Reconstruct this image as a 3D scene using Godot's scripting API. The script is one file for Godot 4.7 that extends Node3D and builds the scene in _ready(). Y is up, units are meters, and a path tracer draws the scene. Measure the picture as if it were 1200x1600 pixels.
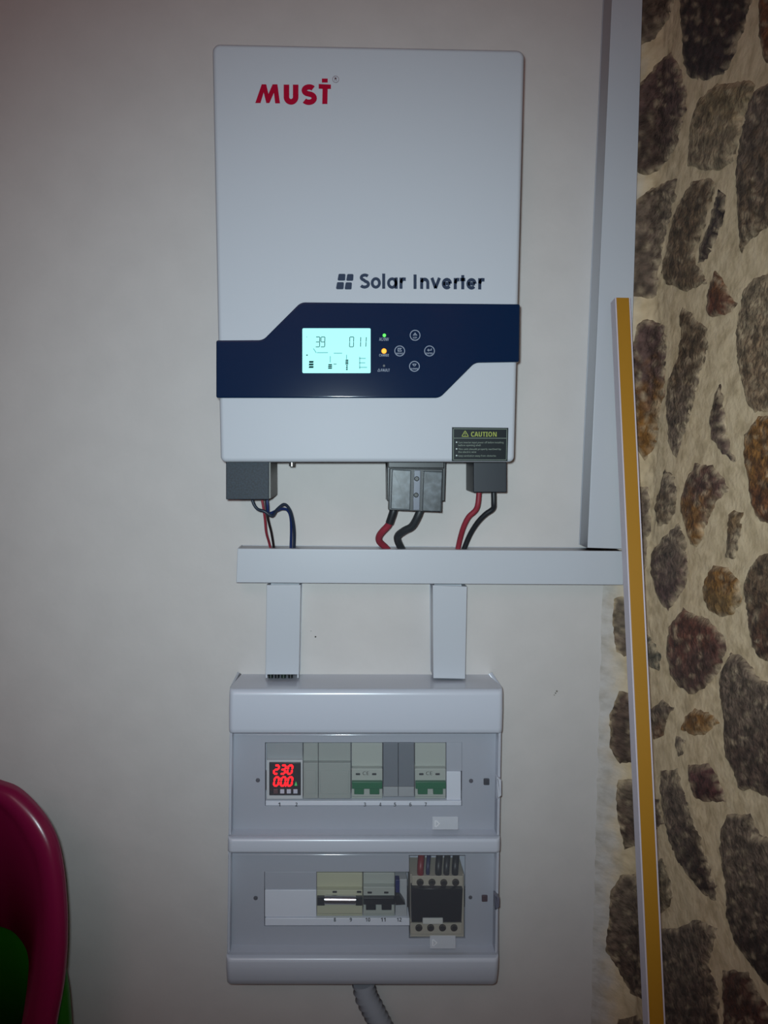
extends Node3D
# An inverter, its cable trunking and a breaker box on a plaster wall beside a rubble-stone wall, lit by the phone's flash.
# y is up, the plaster wall is the plane z = 0, the room lies at z > 0, the floor at y = 0.

const EYE := 1.2          # height of the lens above the floor
const DIST := 0.92        # lens to plaster wall
const FOCAL := 1200.0     # in pixels of the 1200 x 1600 frame
const FOOT := Vector2(542, 708)   # where the perpendicular from the lens meets the wall
const ROLL := 0.3
const ROOM_LEFT := -2.1
const ROOM_FRONT := 2.7
const ROOM_TOP := 2.55

var cam_basis := Basis()
var cam_at := Vector3(0, EYE, DIST)
var side_x := 0.34        # plane of the stone wall, set in _ready
var used := {}
var rng := RandomNumberGenerator.new()
var rough_noise := FastNoiseLite.new()
var font_bold: SystemFont
var font_plain: SystemFont

# ---------------------------------------------------------------- mesh builder
class MB:
	var v := PackedVector3Array()
	var n := PackedVector3Array()
	var c := PackedColorArray()
	var tint := Color.WHITE
	var tinted := false

	func put(p: Vector3, m: Vector3, k: Color) -> void:
		v.append(p)
		n.append(m)
		c.append(k)

	func tri3(p: Array, m: Array, k: Array) -> void:
		var g: Vector3 = (p[1] - p[0]).cross(p[2] - p[0])
		var s: Vector3 = m[0] + m[1] + m[2]
		var o := [0, 2, 1] if g.dot(s) > 0.0 else [0, 1, 2]
		for i in o:
			put(p[i], m[i], k[i])

	func tri(a: Vector3, b: Vector3, d: Vector3, na: Vector3, nb: Vector3, nd: Vector3) -> void:
		tri3([a, b, d], [na, nb, nd], [tint, tint, tint])

	func quad(a: Vector3, b: Vector3, d: Vector3, e: Vector3, na: Vector3, nb: Vector3, nd: Vector3, ne: Vector3) -> void:
		tri(a, b, d, na, nb, nd)
		tri(a, d, e, na, nd, ne)

	func flat_quad(a: Vector3, b: Vector3, d: Vector3, e: Vector3, m: Vector3) -> void:
		quad(a, b, d, e, m, m, m, m)

	static func ccw(o: PackedVector2Array) -> PackedVector2Array:
		var area := 0.0
		for i in o.size():
			var q := o[(i + 1) % o.size()]
			area += o[i].x * q.y - q.x * o[i].y
		if area < 0.0:
			o.reverse()
		return o

	static func outward(o: PackedVector2Array) -> PackedVector2Array:
		var r := PackedVector2Array()
		for i in o.size():
			var a := (o[i] - o[(i - 1 + o.size()) % o.size()]).normalized()
			var b := (o[(i + 1) % o.size()] - o[i]).normalized()
			var t := (Vector2(a.y, -a.x) + Vector2(b.y, -b.x))
			r.append(t.normalized() if t.length() > 0.001 else Vector2(a.y, -a.x))
		return r

	# A solid: outline in x/y, from z0 to z1, front edge rounded by bev (weak: share of it kept on edges facing down).
	func prism(outline: PackedVector2Array, z0: float, z1: float, bev := 0.0, xf := Transform3D.IDENTITY, weak := 1.0, back := true) -> void:
		var o := ccw(outline.duplicate())
		var w := outward(o)
		var rings := []
		var steps := 4 if bev > 0.0 else 0
		rings.append([z0, 0.0, 0.0])
		for k in steps + 1:
			var a: float = (PI / 2.0) * k / maxi(steps, 1)
			rings.append([z1 - bev + bev * sin(a) if steps else z1, bev * (1.0 - cos(a)) if steps else 0.0, a if steps else 0.0])
		var cap := PackedVector2Array()
		for i in o.size():
			cap.append(o[i] - w[i] * bev * share(w[i], weak))
		for r in rings.size() - 1:
			for i in o.size():
				var j := (i + 1) % o.size()
				var si := share(w[i], weak)
				var sj := share(w[j], weak)
				var p0 := xf * V3(o[i] - w[i] * rings[r][1] * si, rings[r][0])
				var p1 := xf * V3(o[j] - w[j] * rings[r][1] * sj, rings[r][0])
				var p2 := xf * V3(o[j] - w[j] * rings[r + 1][1] * sj, rings[r + 1][0])
				var p3 := xf * V3(o[i] - w[i] * rings[r + 1][1] * si, rings[r + 1][0])
				quad(p0, p1, p2, p3, nrm(xf, w[i], rings[r][2]), nrm(xf, w[j], rings[r][2]), nrm(xf, w[j], rings[r + 1][2]), nrm(xf, w[i], rings[r + 1][2]))
		var f := cut(o)
		var up := (xf.basis * Vector3(0, 0, 1)).normalized()
		for k in range(0, f.size(), 3):
			tri(xf * V3(cap[f[k]], z1), xf * V3(cap[f[k + 1]], z1), xf * V3(cap[f[k + 2]], z1), up, up, up)
		if back:
			for k in range(0, f.size(), 3):
				tri(xf * V3(o[f[k]], z0), xf * V3(o[f[k + 1]], z0), xf * V3(o[f[k + 2]], z0), -up, -up, -up)

	static func cut(o: PackedVector2Array) -> PackedInt32Array:
		var big := PackedVector2Array()
		for p in o:
			big.append((p - o[0]) * 10000.0)
		var f := Geometry2D.triangulate_polygon(big)
		if f.is_empty():
			push_warning("outline not filled: %s ..." % str(o.slice(0, 3)))
		return f

	static func share(w: Vector2, weak: float) -> float:
		return lerpf(1.0, weak, clampf(-w.y * 1.4, 0.0, 1.0))

	static func V3(p: Vector2, z: float) -> Vector3:
		return Vector3(p.x, p.y, z)

	static func nrm(xf: Transform3D, w: Vector2, a: float) -> Vector3:
		return (xf.basis * Vector3(w.x * cos(a), w.y * cos(a), sin(a))).normalized()

	# A flat ring between two outlines of equal point count.
	func ring(outer: PackedVector2Array, inner: PackedVector2Array, z0: float, z1: float) -> void:
		var wo := outward(outer)
		var wi := outward(inner)
		var up := Vector3(0, 0, 1)
		for i in outer.size():
			var j := (i + 1) % outer.size()
			flat_quad(V3(outer[i], z1), V3(outer[j], z1), V3(inner[j], z1), V3(inner[i], z1), up)
			flat_quad(V3(outer[i], z0), V3(outer[j], z0), V3(inner[j], z0), V3(inner[i], z0), -up)
			quad(V3(outer[i], z0), V3(outer[j], z0), V3(outer[j], z1), V3(outer[i], z1), V3(wo[i], 0), V3(wo[j], 0), V3(wo[j], 0), V3(wo[i], 0))
			quad(V3(inner[i], z0), V3(inner[j], z0), V3(inner[j], z1), V3(inner[i], z1), V3(-wi[i], 0), V3(-wi[j], 0), V3(-wi[j], 0), V3(-wi[i], 0))

	# A tube round a path; radii per point; ends closed.
	func tube(path: PackedVector3Array, radii: PackedFloat32Array, sides := 12) -> void:
		var ax := Vector3(0, 0, 1)
		var rows := []
		for i in path.size():
			var t := (path[min(i + 1, path.size() - 1)] - path[max(i - 1, 0)]).normalized()
			ax = (ax - t * ax.dot(t))
			ax = ax.normalized() if ax.length() > 0.01 else t.cross(Vector3(0.3, 0.1, 0.9)).normalized()
			var ay := t.cross(ax)
			var row := []
			for s in sides:
				var a := TAU * s / sides
				var d := ax * cos(a) + ay * sin(a)
				row.append([path[i] + d * radii[i], d])
			rows.append(row)
		for i in rows.size() - 1:
			for s in sides:
				var e := (s + 1) % sides
				quad(rows[i][s][0], rows[i][e][0], rows[i + 1][e][0], rows[i + 1][s][0], rows[i][s][1], rows[i][e][1], rows[i + 1][e][1], rows[i + 1][s][1])
		for end in [0, rows.size() - 1]:
			var t2 := (path[0] - path[1]).normalized() if end == 0 else (path[end] - path[end - 1]).normalized()
			for s in sides:
				tri(path[end], rows[end][s][0], rows[end][(s + 1) % sides][0], t2, t2, t2)

	func commit(offset: Vector3, m: Material) -> ArrayMesh:
		var a := []
		a.resize(Mesh.ARRAY_MAX)
		var q := PackedVector3Array()
		for p in v:
			q.append(p - offset)
		a[Mesh.ARRAY_VERTEX] = q
		a[Mesh.ARRAY_NORMAL] = n
		if tinted:
			a[Mesh.ARRAY_COLOR] = c
		var r := ArrayMesh.new()
		r.add_surface_from_arrays(Mesh.PRIMITIVE_TRIANGLES, a)
		r.surface_set_material(0, m)
		return r

# ---------------------------------------------------------------- helpers
func ray(px: float, py: float) -> Vector3:
	return cam_basis * Vector3((px - 600.0) / FOCAL, -(py - 800.0) / FOCAL, -1.0)

func P(px: float, py: float, z: float) -> Vector3:         # the point of the plane at depth z
	var d := ray(px, py)
	return cam_at + d * ((z - cam_at.z) / d.z)

func Q(px: float, py: float, z: float) -> Vector2:
	var p := P(px, py, z)
	return Vector2(p.x, p.y)

func poly(points: Array, z: float) -> PackedVector2Array:
	var r := PackedVector2Array()
	for p in points:
		r.append(Q(p.x, p.y, z))
	return r

func rect(x0: float, y0: float, x1: float, y1: float, z: float, r := 0.0006, seg := 3) -> PackedVector2Array:
	return rounded(poly([Vector2(x0, y1), Vector2(x1, y1), Vector2(x1, y0), Vector2(x0, y0)], z), [r], seg)

func rounded(o: PackedVector2Array, radii: Array, seg := 4) -> PackedVector2Array:
	var r := PackedVector2Array()
	var k := o.size()
	for i in k:
		var rad: float = radii[i % radii.size()]
		var a := o[(i - 1 + k) % k] - o[i]
		var b := o[(i + 1) % k] - o[i]
		var half := a.angle_to(b) / 2.0
		var run := minf(rad / maxf(absf(tan(half)), 0.05), minf(a.length(), b.length()) * 0.49)
		rad = run * absf(tan(half))
		var mid := o[i] + (a.normalized() + b.normalized()).normalized() * (rad / maxf(absf(sin(half)), 0.05))
		var p := o[i] + a.normalized() * run
		var q := o[i] + b.normalized() * run
		for s in seg + 1:
			var t := float(s) / seg
			r.append(mid + (p - mid).rotated((p - mid).angle_to(q - mid) * t))
	return r

func circle(px: float, py: float, z: float, r: float, seg := 18) -> PackedVector2Array:
	var m := Q(px, py, z)
	var o := PackedVector2Array()
	for s in seg:
		o.append(m + Vector2(cos(TAU * s / seg), sin(TAU * s / seg)) * r)
	return o

func numbered(called: String) -> String:
	used[called] = used.get(called, -1) + 1
	return called if used[called] == 0 else "%s_%03d" % [called, used[called]]

func thing(called: String, label: String, category: String, at := Vector3.ZERO, group := "") -> Node3D:
	var o := Node3D.new()
	o.name = numbered(called)
	add_child(o, true)
	o.position = at
	tag(o, label, category, group)
	return o

func tag(o: Node, label: String, category: String, group := "") -> void:
	o.set_meta("label", label)
	o.set_meta("category", category)
	if group:
		o.set_meta("group", group)

func origin_of(parent: Node) -> Vector3:
	var o := Vector3.ZERO
	var p := parent
	while p is Node3D and p != self:
		o += p.position
		p = p.get_parent()
	return o

func part(called: String, mb: MB, m: Material, parent: Node, label := "") -> MeshInstance3D:
	var o := MeshInstance3D.new()
	o.name = called
	o.mesh = mb.commit(origin_of(parent), m)
	parent.add_child(o, true)
	if label:
		o.set_meta("label", label)
	return o

func solo(called: String, mb: MB, m: Material, label: String, category: String, at: Vector3, group := "") -> MeshInstance3D:
	var o := MeshInstance3D.new()
	o.name = numbered(called)
	o.mesh = mb.commit(at, m)
	o.position = at
	add_child(o, true)
	tag(o, label, category, group)
	return o

func struct(called: String, mb: MB, m: Material) -> MeshInstance3D:
	var o := MeshInstance3D.new()
	o.name = called
	o.mesh = mb.commit(Vector3.ZERO, m)
	add_child(o, true)
	o.set_meta("kind", "structure")
	return o

func lettering(called: String, text: String, px: float, py: float, z: float, cap_px: float, width_px: float, m: Material, parent: Node, bold := true, slant := 0.0) -> void:
	# px, py: left end of the baseline; width_px stretches the line to the width it has
	var t := TextMesh.new()
	t.text = text
	t.font = font_bold if bold else font_plain
	t.font_size = 64
	t.pixel_size = 0.001
	t.depth = 0.0
	t.curve_step = 2.0
	t.horizontal_alignment = HORIZONTAL_ALIGNMENT_LEFT
	t.vertical_alignment = VERTICAL_ALIGNMENT_BOTTOM
	t.material = m
	var arr := t.get_mesh_arrays()
	var pv: PackedVector3Array = arr[Mesh.ARRAY_VERTEX]
	var ids = arr[Mesh.ARRAY_INDEX]
	var lo := Vector2(1e9, 1e9)
	var hi := Vector2(-1e9, -1e9)
	for p in pv:
		lo = lo.min(Vector2(p.x, p.y))
		hi = hi.max(Vector2(p.x, p.y))
	var base := 0.0
	for ch in "gjpqy,;/":
		if text.contains(ch):
			base = 0.2
	var full := (hi.y - lo.y)
	var k := full * (1.0 - base)
	var mm := MB.new()
	var cnt: int = ids.size() if ids != null and ids.size() else pv.size()
	var up := Vector3(0, 0, 1)
	for q in range(0, cnt, 3):
		var w := []
		for e in 3:
			var p: Vector3 = pv[ids[q + e]] if ids != null and ids.size() else pv[q + e]
			var u := (p.x - lo.x) / (hi.x - lo.x) * width_px
			var s := (p.y - lo.y - full * base) / k * cap_px
			w.append(P(px + u + s * slant, py - s, z))
		mm.tri(w[0], w[1], w[2], up, up, up)
	part(called, mm, m, parent)

func strokes(mb: MB, lines: Array, width: float, ox: float, oy: float, sx: float, sy: float, z: float, thick := 0.0004) -> void:
	var runs := []
	for l in lines:
		if l.size() > 3 and l[0].distance_to(l[-2]) < 0.01:      # closed figure: side by side
			for i in l.size() - 2:
				var e: Vector2 = (l[i + 1] - l[i]).normalized() * width * 0.5
				runs.append([l[i] - e, l[i + 1] + e])
		else:
			runs.append(l)
	for l in runs:
		for pg in Geometry2D.offset_polyline(PackedVector2Array(l), width / 2.0, Geometry2D.JOIN_MITER, Geometry2D.END_BUTT):
			var o := PackedVector2Array()
			for p in pg:
				o.append(Q(ox + p.x * sx, oy - p.y * sy, z))
			mb.prism(o, z, z + thick)

func arc(cx: float, cy: float, rx: float, ry: float, a0: float, a1: float, seg := 16) -> Array:
	var r := []
	for s in seg + 1:
		var a := deg_to_rad(lerpf(a0, a1, float(s) / seg))
		r.append(Vector2(cx + rx * cos(a), cy + ry * sin(a)))
	return r

func smooth(points: Array, per := 8) -> PackedVector3Array:
	var r := PackedVector3Array()
	for i in points.size() - 1:
		var a: Vector3 = points[max(i - 1, 0)]
		var b: Vector3 = points[i]
		var d: Vector3 = points[i + 1]
		var e: Vector3 = points[min(i + 2, points.size() - 1)]
		for s in per:
			r.append(b.cubic_interpolate(d, a, e, float(s) / per))
	r.append(points[-1])
	return r

func same(r: float, k: int) -> PackedFloat32Array:
	var o := PackedFloat32Array()
	o.resize(k)
	o.fill(r)
	return o

func mat(color: Color, rough := 0.5, metal := 0.0, spec := 0.5) -> StandardMaterial3D:
	var m := StandardMaterial3D.new()
	m.albedo_color = color
	m.roughness = rough
	m.metallic = metal
	m.metallic_specular = spec
	return m

func glow(color: Color, power: float) -> StandardMaterial3D:
	var m := mat(Color(0.02, 0.02, 0.02), 0.5)
	m.emission_enabled = true
	m.emission = color
	m.emission_energy_multiplier = power
	return m

func clear(color: Color, alpha: float, rough := 0.08) -> StandardMaterial3D:
	var m := mat(Color(color.r, color.g, color.b, alpha), rough)
	m.transparency = BaseMaterial3D.TRANSPARENCY_ALPHA
	return m

func noise_tex(freq: float, octaves: int, ramp: Gradient, seed_: int, size := 512) -> NoiseTexture2D:
	var f := FastNoiseLite.new()
	f.seed = seed_
	f.noise_type = FastNoiseLite.TYPE_SIMPLEX_SMOOTH
	f.frequency = freq
	f.fractal_octaves = octaves
	var t := NoiseTexture2D.new()
	t.width = size
	t.height = size
	t.seamless = true
	t.noise = f
	t.color_ramp = ramp
	return t

func ramp(stops: Array) -> Gradient:
	var g := Gradient.new()
	var o := PackedFloat32Array()
	var k := PackedColorArray()
	for s in stops:
		o.append(s[0])
		k.append(s[1])
	g.offsets = o
	g.colors = k
	return g

func grained(color: Color, rough: float, freq: float, lo: float, seed_: int, scale := 6.0) -> StandardMaterial3D:
	var m := mat(color, rough)
	m.albedo_texture = noise_tex(freq, 4, ramp([[0.0, Color(lo, lo, lo)], [1.0, Color.WHITE]]), seed_)
	m.uv1_triplanar = true
	m.uv1_world_triplanar = true
	m.uv1_scale = Vector3.ONE * scale
	return m

# profile of the stone wall: flat at side_x, with a plaster cove of the corner
func profile(z: float, y: float) -> float:
	var b := 0.05
	var a := 0.040
	var t := clampf(1.0 - z / b, 0.0, 1.0)
	return side_x - a * t * t + 0.0025 * rough_noise.get_noise_2d(z * 900.0, y * 900.0)

func on_stone(px: float, py: float) -> Vector3:
	var d := ray(px, py)
	var lo := 0.0
	var hi := 0.85
	for k in 40:
		var z := (lo + hi) / 2.0
		var p := cam_at + d * ((z - cam_at.z) / d.z)
		if p.x > profile(z, p.y):
			lo = z
		else:
			hi = z
	var q := cam_at + d * ((lo - cam_at.z) / d.z)
	q.x = profile(lo, q.y)
	return q

# ---------------------------------------------------------------- scene
func _ready() -> void:
	rng.seed = 7
	rough_noise.seed = 3
	rough_noise.frequency = 0.05
	font_bold = SystemFont.new()
	font_bold.font_names = PackedStringArray(["Droid Sans"])
	font_bold.font_weight = 700
	font_plain = SystemFont.new()
	font_plain.font_names = PackedStringArray(["Droid Sans"])

	# camera: looks at the wall so that its perpendicular falls on FOOT
	var want := Vector3((FOOT.x - 600.0) / FOCAL, -(FOOT.y - 800.0) / FOCAL, -1.0).normalized()
	var yaw := 0.0
	var pitch := 0.0
	for k in 30:
		var b := turned(yaw, pitch)
		var got := b.inverse() * Vector3(0, 0, -1)
		yaw -= (want.x / want.z - got.x / got.z)
		pitch += (want.y / want.z - got.y / got.z)
	cam_basis = turned(yaw, pitch)
	var cam := Camera3D.new()
	cam.name = "camera"
	cam.fov = rad_to_deg(2.0 * atan(800.0 / FOCAL))
	cam.near = 0.02
	cam.far = 20.0
	add_child(cam)
	cam.transform = Transform3D(cam_basis, cam_at)
	cam.current = true

	var env := Environment.new()
	env.background_mode = Environment.BG_COLOR
	env.background_color = Color(0.02, 0.02, 0.025)
	env.tonemap_mode = Environment.TONE_MAPPER_LINEAR
	env.tonemap_exposure = 1.0
	env.sdfgi_enabled = true
	env.ssao_enabled = true
	env.ssil_enabled = true
	var we := WorldEnvironment.new()
	we.name = "environment"
	we.environment = env
	add_child(we)

	var flash := SpotLight3D.new()
	flash.name = "camera_flash"
	flash.light_color = Color(0.888, 0.972, 1.0)
	flash.light_energy = 0.57
	flash.light_size = 0.004
	flash.spot_range = 6.0
	flash.spot_attenuation = 2.0
	flash.spot_angle = 46.3
	flash.spot_angle_attenuation = 1.0
	flash.shadow_enabled = true
	add_child(flash)
	flash.transform = Transform3D(cam_basis, cam_at + cam_basis * Vector3(-0.014, 0.016, 0.002))

	side_x = P(992, 900, 0.0).x
	room()
	stone_wall()
	ceiling_lamp(Vector3(-0.35, ROOM_TOP, 2.1))
	solar_inverter()
	trunking()
	distribution_box()
	modules()
	cables()
	conduit()
	strip()
	chairs()

func turned(yaw: float, pitch: float) -> Basis:
	return Basis(Vector3.UP, yaw) * Basis(Vector3.RIGHT, pitch) * Basis(Vector3.BACK, deg_to_rad(ROLL))

func slab(lo: Vector3, hi: Vector3) -> MB:
	var mb := MB.new()
	mb.prism(PackedVector2Array([Vector2(lo.x, lo.y), Vector2(hi.x, lo.y), Vector2(hi.x, hi.y), Vector2(lo.x, hi.y)]), lo.z, hi.z)
	# flat faces: normals straight out of each side
	mb.v.clear()
	mb.n.clear()
	mb.c.clear()
	for ax in 3:
		for s in [0, 1]:
			var m := Vector3.ZERO
			m[ax] = 1.0 if s else -1.0
			var u := (ax + 1) % 3
			var w := (ax + 2) % 3
			var q := []
			for e in [[0, 0], [1, 0], [1, 1], [0, 1]]:
				var p := Vector3.ZERO
				p[ax] = hi[ax] if s else lo[ax]
				p[u] = hi[u] if e[0] else lo[u]
				p[w] = hi[w] if e[1] else lo[w]
				q.append(p)
			mb.flat_quad(q[0], q[1], q[2], q[3], m)
	return mb

func room() -> void:
	var plaster := grained(Color(0.80, 0.775, 0.765), 0.62, 0.012, 0.972, 11, 2.0)
	plaster.normal_enabled = true
	var bump := noise_tex(0.03, 4, null, 21)
	bump.as_normal_map = true
	bump.bump_strength = 1.2
	plaster.normal_texture = bump
	plaster.normal_scale = 0.22
	var t := 0.12
	var right := side_x + 0.25
	var back := struct("wall_back", slab(Vector3(ROOM_LEFT - t, 0, -t), Vector3(right, ROOM_TOP, 0)), plaster)
	# a fly speck and a chip in the paint
	var dark := mat(Color(0.16, 0.14, 0.12), 0.8)
	for s in [[493, 995, 1.6], [486, 986, 0.7], [870, 1080, 2.0], [868, 1083, 1.6], [866, 1086, 1.1]]:
		var mb := MB.new()
		var o := circle(s[0], s[1], 0.0, s[2] * 0.0006, 9)
		mb.prism(o, 0.0, 0.0004, 0.0002)
		part("speck", mb, dark if s[0] < 600 else mat(Color(0.5, 0.48, 0.45), 0.8), back)
	struct("wall_left", slab(Vector3(ROOM_LEFT - t, 0, 0), Vector3(ROOM_LEFT, ROOM_TOP, ROOM_FRONT)), plaster)
	struct("wall_front", slab(Vector3(ROOM_LEFT - t, 0, ROOM_FRONT), Vector3(right, ROOM_TOP, ROOM_FRONT + t)), plaster)
	struct("floor", slab(Vector3(ROOM_LEFT - t, -t, -t), Vector3(right, 0, ROOM_FRONT + t)), grained(Color(0.30, 0.25, 0.21), 0.5, 0.02, 0.75, 12, 2.0))
	struct("ceiling", slab(Vector3(ROOM_LEFT - t, ROOM_TOP, -t), Vector3(right, ROOM_TOP + t, ROOM_FRONT + t)), plaster)

func ceiling_lamp(at: Vector3) -> void:
	var t := thing("ceiling_lamp", "round white ceiling lamp on the ceiling behind the viewer", "lamp", at)
	var mb := MB.new()
	var xf := Transform3D(Basis(Vector3.RIGHT, PI / 2.0), at)
	var o := PackedVector2Array()
	for s in 32:
		o.append(Vector2(cos(TAU * s / 32), sin(TAU * s / 32)) * 0.13)
	mb.prism(o, 0.0, 0.025, 0.004, xf)
	part("base", mb, mat(Color(0.85, 0.85, 0.85), 0.4), t)
	mb = MB.new()
	var o2 := PackedVector2Array()
	for p in o:
		o2.append(p * 0.85)
	mb.prism(o2, 0.025, 0.06, 0.02, xf)
	part("lamp_shade", mb, glow(Color(1.0, 0.8, 0.72), 1.0), t)
	var l := OmniLight3D.new()
	l.name = "ceiling_light"
	l.light_color = Color(1.0, 0.82, 0.85)
	l.light_energy = 0.19
	l.light_size = 0.28
	l.omni_range = 8.0
	l.omni_attenuation = 2.0
	l.shadow_enabled = true
	add_child(l)
	l.position = at + Vector3(0, -0.35, 0)

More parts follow.
